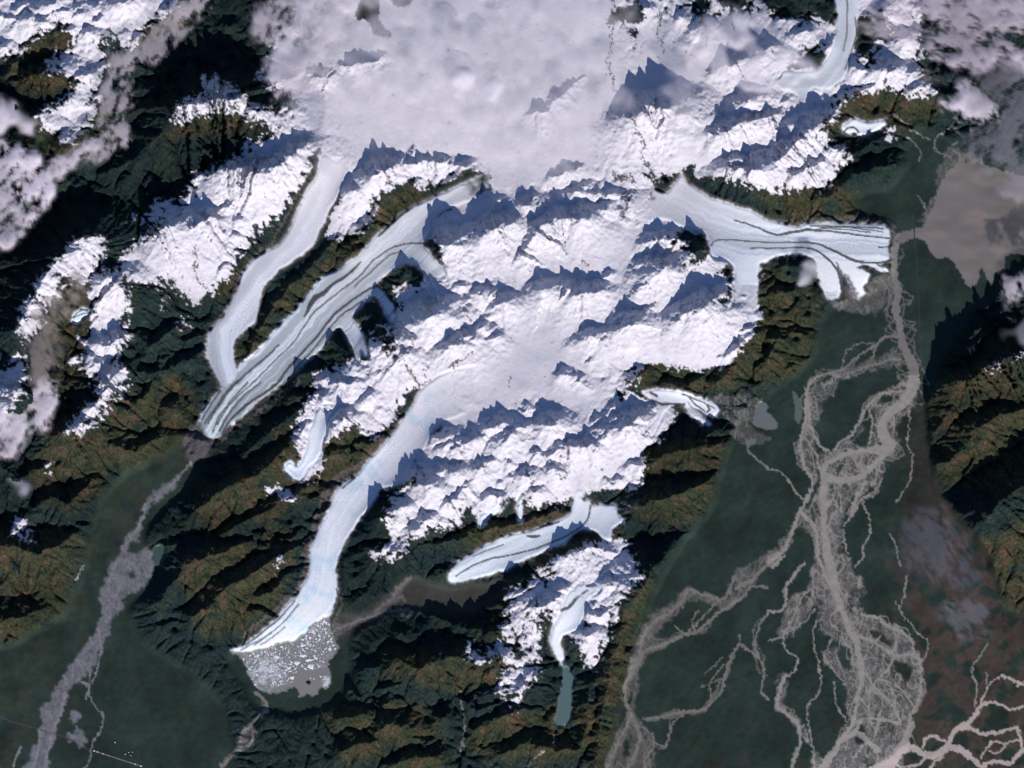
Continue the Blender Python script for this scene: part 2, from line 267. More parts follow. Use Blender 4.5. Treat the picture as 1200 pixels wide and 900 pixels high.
ISL = [P(984,712,993,707,1002,708,998,718,995,728,988,720), P(1018,741,1035,742,1045,750,1044,758,1032,754,1022,746), P(1003,862,1008,850,1014,855,1012,870,1005,873),
 P(1030,464,1045,462,1052,466,1040,475,1030,472), P(1018,485,1024,476,1024,500,1018,520,1000,523,1000,515,1012,505), P(958,502,970,502,970,524,958,520), P(981,548,989,538,989,546,984,555),
 P(983,757,995,760,1000,780,992,785,983,775), P(1048,775,1060,775,1070,785,1062,800,1052,790), P(733,815,739,808,741,820,735,832), P(1003,585,1003,586),
 P(150,672,156,668,158,676,152,678), P(163,668,167,667,166,672), P(730,870,738,868,736,885,731,890), P(296,868,288,872,292,862)]
CHAN = [  # river channels x, y, halfwidth
 [(1054,278,5),(1049,290,4.5),(1047,305,4.2),(1050,325,4),(1052,345,4.5),(1050,362,5),(1055,380,4),(1056,395,4.5),(1062,412,5.5),(1070,428,7),(1071,445,8),(1068,460,7),(1058,472,6),(1045,482,6),(1035,495,6),(1035,510,7),(1045,522,6.5),(1040,530,4),(1015,528,3)],
 [(1045,522,5),(1020,527,3.5),(1000,530,3),(985,536,3),(970,542,3),(965,555,4),(980,563,4.5),(1005,560,4),(1020,550,3.5),(1035,535,4)],
 [(965,555,4),(966,580,5),(966,610,3.6),(968,640,4.6),(975,670,6),(981,695,4.5),(986,715,3),(995,735,4.2),(1004,755,4.5),(1010,785,3),(1006,815,2.4),(1000,845,2.4),(985,870,3),(970,890,5),(960,910,6)],
 W(1.6,1050,395,1040,395,1025,405,1000,422,985,435,960,440,948,452,945,475,943,500,938,520,942,545,950,560,952,575),
 W(1.4,1055,420,1035,424,1010,432,985,440,970,438), W(1.0,1050,392,1030,400,1025,412,1022,422), W(.9,1025,402,1010,402,992,412,988,425,985,435),
 W(1.5,1060,458,1035,460,1025,468,1015,478,1008,495,1000,508,985,518,978,530), W(1.2,1020,480,1022,500,1020,520),
 W(1.5,945,455,950,500,960,520,975,532), W(1.2,940,510,955,530,962,550), W(.9,900,550,915,553,925,565,935,578,942,585),
 W(2.2,950,575,940,595,930,620,922,640,908,655,895,665,880,680,862,690),
 W(2.0,940,600,955,620,960,650,965,670,975,690), W(1.5,1015,565,1010,575,1000,590,998,605,1005,575),
 W(1.2,1035,560,1025,575,1010,585,1002,600,990,615), W(1.0,1010,585,1017,600,1020,615,1020,625,1012,640,1010,655,1003,665),
 W(1.0,985,580,985,600,975,580), W(.9,995,650,990,635,988,620),
 W(1.7,900,690,880,687,870,700,855,710,840,720,830,730,815,740,800,745,780,755,762,760,752,765,745,785,734,800,733,815,738,835,745,850,750,862,746,880,737,900,735,920),
 W(1.7,862,675,855,690,852,700,840,702,820,695,806,692,800,705,785,718,768,728,758,740,752,755,748,775,740,785),
 W(1.4,740,835,735,850,725,870,720,880,712,905,705,930), W(1.2,745,850,755,855,765,862,766,872,760,885,755,900,754,920),
 W(1.0,800,745,810,738,820,728,832,715,838,708), W(1.0,815,742,812,728,818,715), W(.9,790,735,802,742,808,745), 
 W(1.2,765,870,780,875,784,862,788,848,800,838,810,833), W(1.5,755,842,780,840,800,834,815,834,830,828,845,810,850,795,852,780,860,765,867,755,878,762,890,772),
 W(1.0,833,820,832,803,840,790,848,778), W(.7,850,795,835,800,822,805), W(.7,848,770,838,780,825,790),
 W(1.8,905,665,920,650), W(1.4,900,718,888,740,885,760,892,775,896,790,893,810,900,820), W(1.0,865,755,866,745),
 W(1.6,900,716,915,716,921,705,922,690,930,675,942,660), W(1.2,950,690,940,700,932,720,920,740,918,752,925,765,935,772,932,785,922,795), W(1.0,900,752,915,748), W(.9,918,745,932,735,945,728,955,715),
 W(2.0,922,793,916,800,912,815,912,828,925,840,935,848,938,860,935,880,928,900),
 W(1.0,958,728,953,735,953,752,958,768,960,780,963,800,958,815,948,825,946,838,950,860,953,885,955,905),
 W(.9,975,748,970,760,966,772,975,785,985,795,992,805), W(1.0,986,745,990,755,998,765,1000,778), W(.8,978,800,979,820,985,835,992,845),
 W(1.6,1010,720,1030,725,1045,735,1060,742,1070,755,1072,765), W(1.5,1000,745,1020,750,1035,760,1050,768,1070,768,1080,775,1080,800,1076,825,1068,840,1062,860),
 W(1.2,1020,760,1032,745), W(1.2,1048,770,1040,785,1030,795,1045,800,1060,812,1072,830), W(1.4,1015,790,1030,810,1045,825,1055,845), W(1.2,1030,795,1020,810,1018,830,1022,850),
 W(1.5,1000,848,1020,842,1040,845,1055,848), W(1.2,1040,800,1050,820,1045,840), W(1.2,1020,865,1010,875,1000,890),
 W(5,1068,850,1060,870,1045,890,1020,905), W(3,985,870,1005,860,1030,880), W(2.2,1010,845,1000,860,992,868),
 # thin streams on the right plain
 W(.8,1062,675,1060,700,1055,712,1058,722,1070,732,1075,742,1087,750,1086,765,1084,775), W(.8,1050,705,1058,722),
 W(.7,1066,480,1065,505,1062,520,1068,530), W(.8,1070,530,1068,560,1060,575,1050,588), W(.8,1042,625,1050,640,1055,665),
 W(.9,1157,755,1150,768,1140,782,1139,792,1145,802,1144,825,1142,836), W(.8,1155,800,1157,790), 
 # pebbly valley streams
 [(1100,232,3),(1106,218,3),(1112,205,3.5),(1122,195,3),(1127,185,2),(1118,176,1.5)],
 W(.8,1033,148,1020,152,1048,133,1055,140,1070,152,1085,162,1092,163), W(.9,1120,150,1105,155,1096,165,1096,175,1108,182,1118,188,1125,198,1118,208,1108,222), W(.8,1062,160,1072,168,1080,178,1077,188),
 W(.9,1075,228,1083,238,1087,252,1088,262), W(.6,990,166,985,175,975,190,965,200),
 W(1.0,115,735,118,760,115,780,108,800), W(.7,105,785,104,812,112,830,121,840,118,855,108,870,107,885,102,895,97,905),
 W(1.6,76,812,72,832,64,850,58,875,52,900), W(1.2,96,800,104,805,100,820), W(1.0,15,900,20,885,24,875), W(1.6,36,905,44,880,46,855),
 W(.7,650,862,651,872), W(1.0,637,880,630,887,622,895,618,905), W(.6,541,808,540,825,544,840,543,860,540,880),
 W(1.3,875,515,878,530,890,540,900,548), W(2.2,299,812,312,822,312,832,302,841), W(1.6,292,852,282,862,283,875,275,885,260,898), W(1.4,292,852,298,862,290,874),
 W(1.0,222,541,210,560,195,572), W(.8,170,592,165,612,152,632), W(.7,98,662,93,672,88,680), W(.9,388,740,420,728,450,718,470,714,482,716),
]
BRIGHT = [  # bright silty braid, bottom right
 [(1020,915,14),(1040,900,8),(1050,888,4),(1065,876,4.5),(1080,883,3),(1095,886,4.5),(1108,878,4)],
 W(2.6,1095,886,1110,872,1120,856,1135,848,1145,836), [(1110,874,3),(1130,880,2.8),(1148,897,2.4),(1170,893,2.2),(1185,894,2),(1196,882,2.2),(1215,870,2)],
 [(1120,856,1.6),(1138,853,2),(1152,861,1.8),(1175,858,1.4),(1193,853,1.8),(1196,865,2),(1198,880,2)], W(1.5,1081,876,1086,866,1093,862,1103,868,1108,868),
 W(1.2,1142,840,1150,826,1165,824,1178,828,1185,832,1200,828), W(1.0,1150,826,1155,812,1160,800,1172,795), W(1.4,1175,793,1188,797,1200,802), W(.9,1192,803,1200,800),
 W(1.5,1045,895,1060,899,1078,896,1085,886), W(1.0,1150,888,1160,872,1168,868,1178,872,1190,868,1198,868), W(.8,1160,880,1170,882,1178,875), W(1.0,1090,902,1095,894,1105,888),
 W(2.0,1110,872,1130,884,1145,893),
]

# ridges: vertices (x, y, L) with L = length of the shadow thrown by that crest
R = []
def rd(*p): R.append([(p[i], p[i + 1], p[i + 2]) for i in range(0, len(p), 3)])
rd(600,298,10,612,306,18,620,285,22,636,264,42,652,258,42,662,257,38,680,256,32,688,256,24,697,264,10)
rd(625,352,14,638,340,26,650,343,24,656,334,24,672,345,34,688,344,26,700,341,20,708,340,6)
rd(702,335,6,712,322,14)
rd(680,403,10,684,400,16,694,394,22,705,400,22,712,408,16,720,406,4)
rd(719,365,8,724,386,38,733,386,44,744,377,40,748,370,10)
rd(746,374,10,752,372,14,760,362,16,772,356,10)
rd(762,400,8,775,393,10,785,383,20,793,375,30,803,368,48,812,362,40,822,361,40,832,354,34,843,345,20,850,340,8)
rd(742,312,10,752,310,20,764,310,30,774,316,36,783,312,26)
rd(744,345,12,754,336,20,763,326,16,775,322,10)
rd(755,284,18,770,280,22,790,280,22,806,288,26,818,296,30,826,302,18)
rd(838,315,8,852,320,12,857,336,14,848,352,18,836,362,16)
rd(845,416,10,852,416,16,862,410,20,872,398,20,882,394,8)
rd(686,426,4,693,424,10,700,418,8)
rd(654,438,6,660,438,14,672,440,14,682,450,14,690,452,6)
rd(656,330,4,700,324,3)
rd(742,128,20,748,135,40,760,124,42,776,127,46,796,133,44,808,118,24)
rd(822,152,16,840,160,34,858,150,38,872,143,34,890,140,32,910,135,24)
rd(840,82,18,855,78,30,870,70,28,885,62,24,905,55,24)
rd(842,190,6,850,196,40,866,200,44,885,200,40,905,198,30)
rd(625,132,10,640,130,16,652,118,18,665,105,14,684,92,6)
rd(722,280,3,738,283,2)
rd(675,224,8,690,226,10,715,228,14,735,228,8)
rd(645,208,8,655,208,14,668,200,14,678,196,6)
rd(918,203,10,932,206,30,948,198,34,962,190,22,972,186,8)
rd(896,192,20,915,186,30,932,168,34,950,152,32,972,140,26,988,120,14)
rd(962,168,12,972,172,18,985,178,22,992,180,18)
rd(1026,70,10,1032,82,24,1042,84,26,1054,78,20)
rd(1004,108,8,1014,106,18,1026,98,18,1036,86,10)
rd(420,224,6,430,215,22,438,206,36,450,200,34,462,196,24,475,192,26,500,191,16,525,192,18,545,196,14,560,200,4)
rd(400,78,6,420,74,18,440,74,18,450,66,8)
rd(362,86,8,372,90,22,388,90,18)
rd(300,206,30,318,200,44,326,196,46,340,184,40,352,176,30,368,166,16)
rd(506,290,6,512,288,30,528,287,34,545,285,26,556,280,20,566,276,34,576,270,40,590,265,34,602,262,26)
rd(586,275,6,594,285,14,604,284,8)
rd(523,326,6,530,318,8,540,306,5)
rd(483,362,14,492,366,26,505,370,40,516,362,24,528,357,6)
rd(484,316,12,492,332,16,500,342,14)
rd(524,398,6,532,404,34,542,392,30,552,396,22,562,380,10,572,388,10,582,392,6)
rd(550,350,10,560,345,18,575,342,20,585,352,6)
rd(440,412,16,450,402,34,458,400,40,470,412,40,480,420,30,490,417,20,497,404,10)
rd(440,432,10,450,440,18,460,434,18,468,424,8)
rd(388,452,16,400,448,24,412,448,20,424,440,6)
rd(512,512,20,520,512,28,528,528,20,540,522,20,556,514,18,566,512,14,576,505,10)
rd(546,546,8,556,550,14,562,548,22,576,540,14,590,536,12,596,542,16,602,545,4)
rd(566,495,10,572,500,26,584,499,26,592,496,20)
rd(578,514,8,586,514,14,596,514,14)
rd(482,562,26,492,568,36,504,568,26,512,556,10)
rd(502,580,10,512,586,20,524,590,24,534,584,20,542,574,16,556,560,10)
rd(484,618,10,490,618,26,500,608,26,510,600,16)
rd(434,600,10,446,606,28,460,600,30,472,592,26,482,590,6)
rd(432,640,20,445,644,30,456,642,24)
rd(380,505,14,390,502,30,402,492,30,410,482,18)
rd(345,524,14,352,512,24,358,498,16)
rd(602,500,4,606,502,22,616,500,16,622,500,4)
rd(622,530,14,632,534,18,644,540,14,655,542,14)
rd(653,526,30,664,524,24,682,524,22,695,522,20,708,512,20,718,502,24,735,500,30,750,488,24,765,480,18,775,470,6)
rd(710,562,6,716,570,10,726,562,12,730,556,4)
rd(712,484,8,720,492,14,728,486,14)
rd(740,545,16,750,546,28,762,530,20,774,520,12)
rd(655,628,8,664,650,26,678,646,24,692,640,18,706,642,14,718,648,8)
rd(602,682,20,618,712,30,634,712,34,648,704,26,658,688,18)
rd(690,718,18,700,722,24,712,716,22,724,708,8)
rd(598,812,14,610,806,26,620,790,16)
rd(545,768,8,560,774,24,575,774,30,592,768,30)
rd(160,284,14,172,282,30,185,272,50,200,265,52,215,267,40,232,266,38,242,258,30,256,248,30,272,238,24,300,236,20)
rd(182,240,6,200,235,16,222,228,20,222,214,12,236,205,34,260,200,48,285,198,50,304,204,50)
rd(115,322,20,128,326,44,140,336,50,150,338,36,162,325,20)
rd(104,402,16,115,402,26,130,405,34,148,392,28)
rd(75,325,10,90,325,20,98,302,20)
rd(18,385,60,30,370,70,44,342,72,60,316,72,76,296,74,100,276,78,120,284,50)
rd(5,495,40,16,472,50,26,440,50,30,412,40)
rd(78,505,40,92,498,50,108,480,50,120,462,46,136,440,40,150,425,26)
rd(0,20,12,14,22,16,34,24,24,48,26,28,58,18,20,80,12,20,95,8,10)
rd(96,42,4,110,40,8,112,30,6)
rd(50,82,10,70,84,20,90,88,20,110,88,14,120,76,6)
rd(96,118,10,106,122,12,114,110,6)
rd(75,148,6,90,152,8,100,140,6)
rd(2,70,10,25,58,14,45,46,16,65,38,16,84,34,16)
rd(18,96,30,36,90,36,60,86,30,85,97,26,98,98,10)
rd(-20,120,40,10,122,36,38,136,34,58,126,30,80,115,26,98,100,14)
rd(200,136,60,214,124,76,236,122,84,250,118,84,275,117,80,300,132,50,322,134,24,345,138,14,372,142,8)
rd(130,200,20,160,185,36,185,160,50,210,142,40,240,138,20,270,134,16)
# forest hills
rd(-40,560,40,0,545,44,20,560,34,40,555,30,62,540,26,78,530,30)
rd(45,592,24,60,582,34,80,590,36,100,572,30,112,560,14)
rd(-40,640,50,0,640,50,20,640,42,45,648,40,66,640,40,88,626,26)
rd(-40,735,30,0,728,34,25,722,28,50,715,12)
rd(225,600,18,240,590,34,256,576,44,278,566,46,300,556,46,322,540,36,340,520,26)
rd(255,628,16,268,622,26,285,612,28,305,602,30,325,590,26,345,582,22,360,570,14)
rd(206,672,18,222,660,40,240,652,44,262,648,36,285,635,26)
rd(236,730,16,246,712,30,262,690,44,280,680,40,300,668,36,330,650,26,350,640,14)
rd(300,700,24,320,690,26,340,670,20)
rd(190,700,20,205,680,26,215,668,24)
rd(440,860,20,455,848,34,470,850,30,490,852,16)
rd(455,782,20,468,772,34,490,784,36,512,772,40,530,768,36,548,774,28,572,782,20)
rd(400,880,18,420,872,30,440,866,20)
rd(460,895,20,485,888,26,512,885,20)
rd(400,842,14,425,838,24,445,850,10)
rd(560,850,16,590,838,30,615,830,20)
rd(590,880,20,620,870,26,650,880,20,680,878,20)
rd(757,545,22,785,532,40,810,526,44,845,520,26,858,514,10)
rd(735,612,20,750,592,40,775,584,56,800,577,50,828,566,34,845,548,16)
rd(744,700,20,752,688,60,768,662,60,790,640,40,806,624,14)
rd(740,720,22,726,745,24,716,780,26,708,820,28,702,860,28,696,900,28,690,940,28)
rd(690,800,20,688,840,24,680,880,20)
rd(1096,505,22,1112,480,34,1126,462,30,1150,450,36,1190,448,40,1250,440,40)
rd(1096,545,26,1110,540,30,1128,525,40,1145,500,54,1165,488,44,1200,478,40,1250,470,40)
rd(1118,622,30,1135,620,60,1160,600,80,1180,578,84,1210,560,80,1250,545,70)
rd(1108,452,20,1122,448,44,1145,442,64,1158,430,70,1176,420,66,1205,412,60,1250,404,60)
rd(1130,660,10,1160,680,20,1190,660,26,1250,650,26)
rd(1120,420,20,1135,410,30,1150,395,20)
rd(980,222,14,1000,206,30,1020,200,34,1040,192,26)
rd(1130,335,8,1160,352,12,1185,338,14,1220,322,14)
rd(1090,90,16,1110,82,20,1130,90,14)
rd(1092,105,20,1110,112,24,1130,105,14)
rd(975,175,14,1000,180,24,1020,168,16,1035,160,8)
rd(398,276,6,380,296,10,350,328,12,322,355,12,305,385,10,290,420,10)
rd(445,238,12,430,268,18,410,288,16)
rd(350,480,20,325,500,22,300,520,18,280,540,12)
rd(400,445,14,380,462,16,355,475,16)
rd(390,400,16,405,412,24,412,430,26)
rd(440,352,12,450,372,22,446,392,30)
rd(410,520,10,430,520,14,450,512,10)
rd(115,460,26,130,475,30,150,480,26,170,465,24,185,440,20,190,410,20)
rd(130,520,24,160,530,22,190,510,14)
rd(160,390,20,175,410,26,190,395,26,205,385,20)
rd(150,430,20,175,440,26,200,430,24,225,420,18)
rd(330,400,10,300,430,14,285,460,10)
rd(545,625,10,575,620,16,620,610,14,655,600,12)
rd(490,640,12,530,632,20,555,628,14)
rd(505,722,10,540,732,14,570,742,16,590,735,16)

def snowy(x, y, d=0):
    i, j = int((y - Y0) / ST), int((x - X0) / ST)
    return 0 <= i < NY and 0 <= j < NX and bool(snow_b[i, j])
# ------------------------------------------------------------------ rasterise masks
snow_b = fills(SNOW, 2.0, 1.0) & ~fills(SNOW_HOLES, 1.2, .8)
valley_b = fills(VALLEY, 2.0, .5)
smooth_m = np.clip(blur(fills(SMOOTH, 3).astype(float), 9) * 1.15, 0, 1)
ice_b = {}; ice_any = np.zeros((NY, NX), bool)
for g in GL:
    m = fill(g['poly'], .7, .35); m &= ~ice_any
    ice_b[g['k']] = m; ice_any |= m
HEADS = [(405,150,50),(595,212,60),(532,346,32),(464,380,18),(432,430,18),(590,445,75),(738,212,40),(735,262,34),(862,400,80),(778,345,44),(740,588,28),(684,574,18),(754,512,12),(690,682,16),(384,474,14),(905,94,16),(592,582,10),(608,583,10)]
headf = np.ones((NY, NX))
for hx_, hy_, hr_ in HEADS: headf = np.minimum(headf, sstep(hr_ * .35, hr_, np.hypot(X - hx_ + 6 * WX, Y - hy_ + 6 * WY)))
ice_soft = np.clip(blur(ice_any.astype(float), 3), 0, 1) * (.35 + .65 * headf)
valley_s = np.clip(blur(valley_b.astype(float), 9), 0, 1)
valley_near = np.clip(blur(valley_b.astype(float), 3), 0, 1)

# ------------------------------------------------------------------ height field (map units)
nonval = 1 - np.clip(blur(valley_b.astype(float), 14), 0, 1)
high = np.clip(blur(snow_b.astype(float), 26), 0, 1)
Z = 9.0 * nonval + 16.0 * high ** 1.3
crest = np.zeros((NY, NX))
sr = random.Random(21); SP = []
for r in list(R):
    hm = max(p[2] for p in r)
    mx_, my_ = r[len(r) // 2][:2]
    fo = not snowy(mx_, my_ + 4) and hm > 12
    step = 8.5 if not fo else 10.0
    for a, b in zip(r[:-1], r[1:]):
        L = math.hypot(b[0] - a[0], b[1] - a[1]); n = max(1, int(L / step + sr.random()))
        for k_ in range(n):
            t = (k_ + sr.random() * .9) / n
            x, y, h = a[0] + (b[0] - a[0]) * t, a[1] + (b[1] - a[1]) * t, a[2] + (b[2] - a[2]) * t
            if h < 9: continue
            th = math.pi / 2 + sr.gauss(0, .55) + (0 if sr.random() < .72 else math.pi)
            ln = h * sr.uniform(.45, .95) * (1.0 if not fo else 1.25)
            h0 = h * sr.uniform(.72, .9); cx_ = x; cy_ = y; pts = [(x, y, h0)]
            for q_ in range(3):
                th += sr.gauss(0, .22); cx_ += math.cos(th) * ln / 3; cy_ += math.sin(th) * ln / 3
                pts.append((cx_, cy_, h0 * (1 - (q_ + 1) / 3.15)))
            SP.append(pts)
for k_ in range(1500):
    x, y = sr.uniform(0, 1200), sr.uniform(0, 850)
    i_, j_ = int((y - Y0) / ST), int((x - X0) / ST)
    sn_ = snow_b[i_, j_]
    if smooth_m[i_, j_] > .3 or ice_soft[i_, j_] > .1 or valley_s[i_, j_] > .1: continue
    if not sn_ and sr.random() < .5: continue
    th = sr.gauss(-.15, .55); ln = sr.uniform(6, 19) * (1 if sn_ else 2.2); h = (sr.uniform(7, 13) if sr.random() < .6 else sr.uniform(12, 24)) * (1 if sn_ else .9)
    pts = []
    for q_ in range(4):
        pts.append((x, y, h * (1, 1.15, .8, .25)[q_])); th += sr.gauss(0, .3); x += math.cos(th) * ln / 3; y += math.sin(th) * ln / 3
    SP.append(pts)
R2 = [(r, 1.0) for r in R] + [(r, .8) for r in SP]
prof = np.random.default_rng(5).standard_normal(4096)
prof = np.convolve(prof, [.25, .5, .25], 'same'); prof /= prof.std()
prof2 = np.convolve(np.random.default_rng(6).standard_normal(4096), np.ones(5) / 5, 'same'); prof2 /= prof2.std()
JX = WX * 1.0 + WX2 * .55; JY = WY * 1.0 + WY2 * .45
for ri, (r, jg) in enumerate(R2):
    hmax = max(p[2] for p in r) * TAN
    forest = hmax > 12 and np.mean([snow_b[min(NY - 1, max(0, int((p[1] - Y0) / ST))), min(NX - 1, max(0, int((p[0] - X0) / ST)))] for p in r]) < .4
    up, dn = (0.80, 3.5) if not forest else (1.2, 2.6)
    si, sj = win([p[:2] for p in r], hmax * dn + 4)
    x = X[si, sj] + JX[si, sj]; y = Y[si, sj] + JY[si, sj]
    o = np.zeros(x.shape); acc = (37.0 * ri) % 2500
    for a, b in zip(r[:-1], r[1:]):
        dx, dy = b[0] - a[0], b[1] - a[1]; L = math.hypot(dx, dy) + 1e-6
        t = ((x - a[0]) * dx + (y - a[1]) * dy) / (L * L); tc = np.clip(t, 0, 1)
        px = x - a[0] - tc * dx; py = y - a[1] - tc * dy
        d = np.hypot(px, py) + 1e-6
        h = (a[2] + (b[2] - a[2]) * tc) * TAN * (1.0 if not forest else .92)
        s = acc + tc * L
        jag = 1 + .21 * np.interp(s / 2.2, np.arange(4096), prof) + .17 * np.interp(s / 7.0, np.arange(4096), prof2)
        jag = 1 + (jag - 1) * jg * (.18 if forest else 1.0)
        h = h * np.clip(jag, .4, 1.5)
        side = (py + .30 * px) / d                       # +1 on the sunny side
        q = .5 + .5 * np.clip(side * 1.3, -1, 1)
        w = np.minimum(h * (up * (1 - q) + dn * q) + .3, hmax * dn + 3)
        u = np.clip(1 - d / w, 0, 1)
        o = np.maximum(o, h * (u ** (1.1 + (1.05 if not forest else .3) * q)))
        acc += L
    crest[si, sj] = np.maximum(crest[si, sj], o)
keep = 1 - .9 * sstep(.25, .85, ice_soft)
crest *= np.maximum(keep, .0)
Z = Z + crest

# rugged relief
rug = np.clip(1 - smooth_m * .95, 0, 1) * (1 - sstep(.2, .8, ice_soft)) * (1 - sstep(.15, .75, valley_s))
rn1 = 1 - np.abs(band(9, 34, 1.5, seed=21)); rn2 = 1 - np.abs(band(5, 14, 1.3, seed=22)); rn0 = 1 - np.abs(band(22, 90, 1.5, seed=24))
snowm = np.clip(blur(snow_b.astype(float), 3), 0, 1)
low = np.clip(blur(fills(LOWLAND, 3).astype(float), 14), 0, 1)
Z += rug * (snowm * (.9 * rn0 + .45 * rn1 + .12 * rn2) + (1 - snowm) * (1.3 * rn0 + .45 * rn1 + .10 * rn2) * (1 - .5 * low))
Z += .25 * band(30, 160, 1.2, seed=23) * (1 - rug) * (1 - valley_near) * 1.2

# gullies: walk particles downhill and cut where they gather
def carve(Z, n, steps, depth, sm, seed):
    r = np.random.default_rng(seed)
    S = blur(Z, sm)
    gy, gx = np.gradient(S)
    px = r.uniform(1, NX - 2, n); py = r.uniform(1, NY - 2, n)
    D = np.zeros(NX * NY); vx = np.zeros(n); vy = np.zeros(n)
    for k in range(steps):
        i = np.clip(py, 0, NY - 1).astype(int); j = np.clip(px, 0, NX - 1).astype(int)
        a = -gx[i, j]; b = -gy[i, j]
        vx = vx * .45 + a; vy = vy * .45 + b
        L = np.hypot(vx, vy) + 1e-6
        px = np.clip(px + vx / L, 0, NX - 1); py = np.clip(py + vy / L, 0, NY - 1)
        D += np.bincount(i * NX + j, weights=np.minimum(1, np.hypot(a, b) * 6), minlength=NX * NY)
    D = D.reshape(NY, NX)
    D = blur(np.log1p(D), .8)
    return D
for it, (dep, sm) in enumerate([(1.0, 2.2), (.7, 1.4)]):
    D = carve(Z, 110000, 45, dep, sm, 50 + it)
    D = D - blur(D, 14)
    Z -= dep * np.clip(D, -2, 3.5) * (rug * (1.0 - .72 * snowm))

Zlow = blur(Z, 9)
# glaciers: smooth shallow trough with convex crown
Zs = blur(Z, 6)
k = sstep(.3, .9, ice_soft)
Z = Z * (1 - k) + (Zs * .7 + blur(Z, 20) * .3) * k + 1.0 * k
vt = sstep(.30, .92, np.clip(blur(valley_b.astype(float), 6.5), 0, 1))
Z = Z * (1 - vt) + .25 * vt
Z += .12 * band(8, 60, 1.2, seed=31) * sstep(.5, 1, valley_near)
Z += (.03 + .07 * rug) * band(3, 9, .5, seed=32)

# ------------------------------------------------------------------ cover and colour
gy, gx = np.gradient(Z, ST)
slope = np.hypot(gx, gy)
n1 = band(5, 26, 1.2, seed=41); n2 = band(3, 7, .6, seed=42); n3 = band(30, 140, 1.4, seed=43); n4 = band(12, 60, 1.3, seed=44)
edge = blur(snow_b.astype(float), 1.6); wide = blur(snow_b.astype(float), 6.0)
rgn = 1 - np.abs(band(7, 30, 1.3, seed=83, ax=1.35)); rgn = (rgn - rgn.mean()) / rgn.std()
Dn = np.clip(D - blur(D, 6), -2, 2); Dn = Dn / (Dn.std() + 1e-6); rgn = .7 * rgn - .55 * Dn
near_ice = np.clip(blur(ice_any.astype(float), 7) * 2.5, 0, 1)
rough_e = (1 - near_ice) * (1 - smooth_m)
edge = edge * (1 - rough_e) + (wide + .27 * rgn * sstep(.03, .3, wide) * (1 - sstep(.86, 1.0, wide))) * rough_e
nz = sstep(.01, .2, edge)
snow_v = edge + (.10 * n1 + .09 * n2 + .035 * (rn1 * 2 - 1)) * nz - .10 * np.clip(slope - .9, 0, 1) * (1 - smooth_m)
snow_v = snow_v + .05 * nz * band(2.5, 4.5, 0, seed=45); snow = sstep(.36, .66, snow_v)
def lerp(A, c, m):
    m = m[..., None]; c = np.asarray(c, float)
    return A * (1 - m) + c * m
forest_c = np.zeros((NY, NX, 3)) + (.0105, .0200, .0200)
relz = np.clip(Z - Zlow * .55, -10, 30)
alt = sstep(7, 22, Z + 2.2 * n1 + 1.5 * n4)
nearsnow = np.clip(blur(snow_b.astype(float), 12) * 2.2, 0, 1)
up_ = np.clip(alt * .9 + .25 * nearsnow, 0, 1) * (1 - valley_s)
C = forest_c
C = lerp(C, (.030, .046, .018), sstep(.10, .5, up_ + .06 * n2))
C = lerp(C, (.050, .040, .032), sstep(.5, 1.1, slope) * sstep(.4, .9, nearsnow) * .6)
BROWN = [P(60,470,120,480,200,440,230,470,225,530,130,550,60,540), P(40,530,110,545,120,575,70,590,45,575), P(-40,625,90,625,80,690,40,745,-40,740),
 P(235,580,280,560,330,560,300,600,240,625), P(210,660,265,640,300,650,270,700,215,690), P(230,700,330,620,345,640,330,690,290,735,240,740),
 P(335,500,430,500,470,480,430,540,350,590,300,610,290,580), P(450,765,500,770,510,790,455,795), P(480,775,540,765,600,765,590,800,540,805,490,800), P(435,835,500,832,510,865,440,872), P(400,865,440,862,450,885,400,890), P(550,850,620,835,690,830,690,880,640,890,560,880), P(460,885,520,880,520,900,460,900), P(385,830,430,828,430,850,385,850), P(540,620,700,600,720,650,690,660,540,640),
 P(695,900,705,800,740,700,770,680,740,760,735,820,725,900), P(735,530,850,515,860,535,780,560), P(735,590,800,575,850,560,830,600,760,610), P(740,420,900,400,960,420,960,440,820,455,740,450), P(880,310,960,360,950,400,890,430,870,410),
 P(950,110,1080,95,1100,130,1060,150,960,150), P(900,215,1010,225,1010,262,900,255), P(1095,450,1200,440,1240,480,1200,560,1100,560), P(1110,660,1240,600,1240,720,1180,720), P(1150,430,1240,420,1240,455,1150,455),
 P(5,75,30,55,85,35,88,50,60,70,30,95), P(20,82,95,82,100,102,60,108,20,100), P(45,145,80,165,120,120,130,160,80,190,45,175), P(180,165,240,135,310,130,310,148,240,152,190,170), P(150,25,215,-20,220,30,160,60),
 P(75,320,110,330,100,420,70,470,50,440), P(240,350,300,300,350,270,260,350), P(250,450,300,380,400,290,470,220,500,240,420,320,330,370,280,440), P(590,690,620,720,600,770,585,760), P(60,0,70,30), P(1170,680,1190,670,1190,760,1165,760)]
brown = np.clip(blur(fills(BROWN, 4, 1).astype(float), 7) * 1.25, 0, 1)
C = lerp(forest_c + np.array([.004, .007, .008]), (.018, .034, .028), sstep(-1, 1.5, n4) * .8 + .2 * low)
tex = .62 + .07 * n2 + .17 * n1 + .30 * n4
C = lerp(C, (.038, .044, .020), np.clip(brown * sstep(-.2, .8, tex + .3) + .35 * up_ * sstep(.5, 1.3, tex), 0, 1) * .85)
C = lerp(C, (.064, .047, .031), brown * sstep(.30, 1.15, tex) * .72 * (.4 + .6 * up_))
C = lerp(C, (.100, .058, .036), brown * sstep(.95, 1.7, tex) * .55)
C = lerp(C, (.048, .040, .034), np.clip(blur(snow_b.astype(float), 5) * 2.4, 0, 1) * sstep(-.6, 1.0, n1 + n2 * .4) * .75)
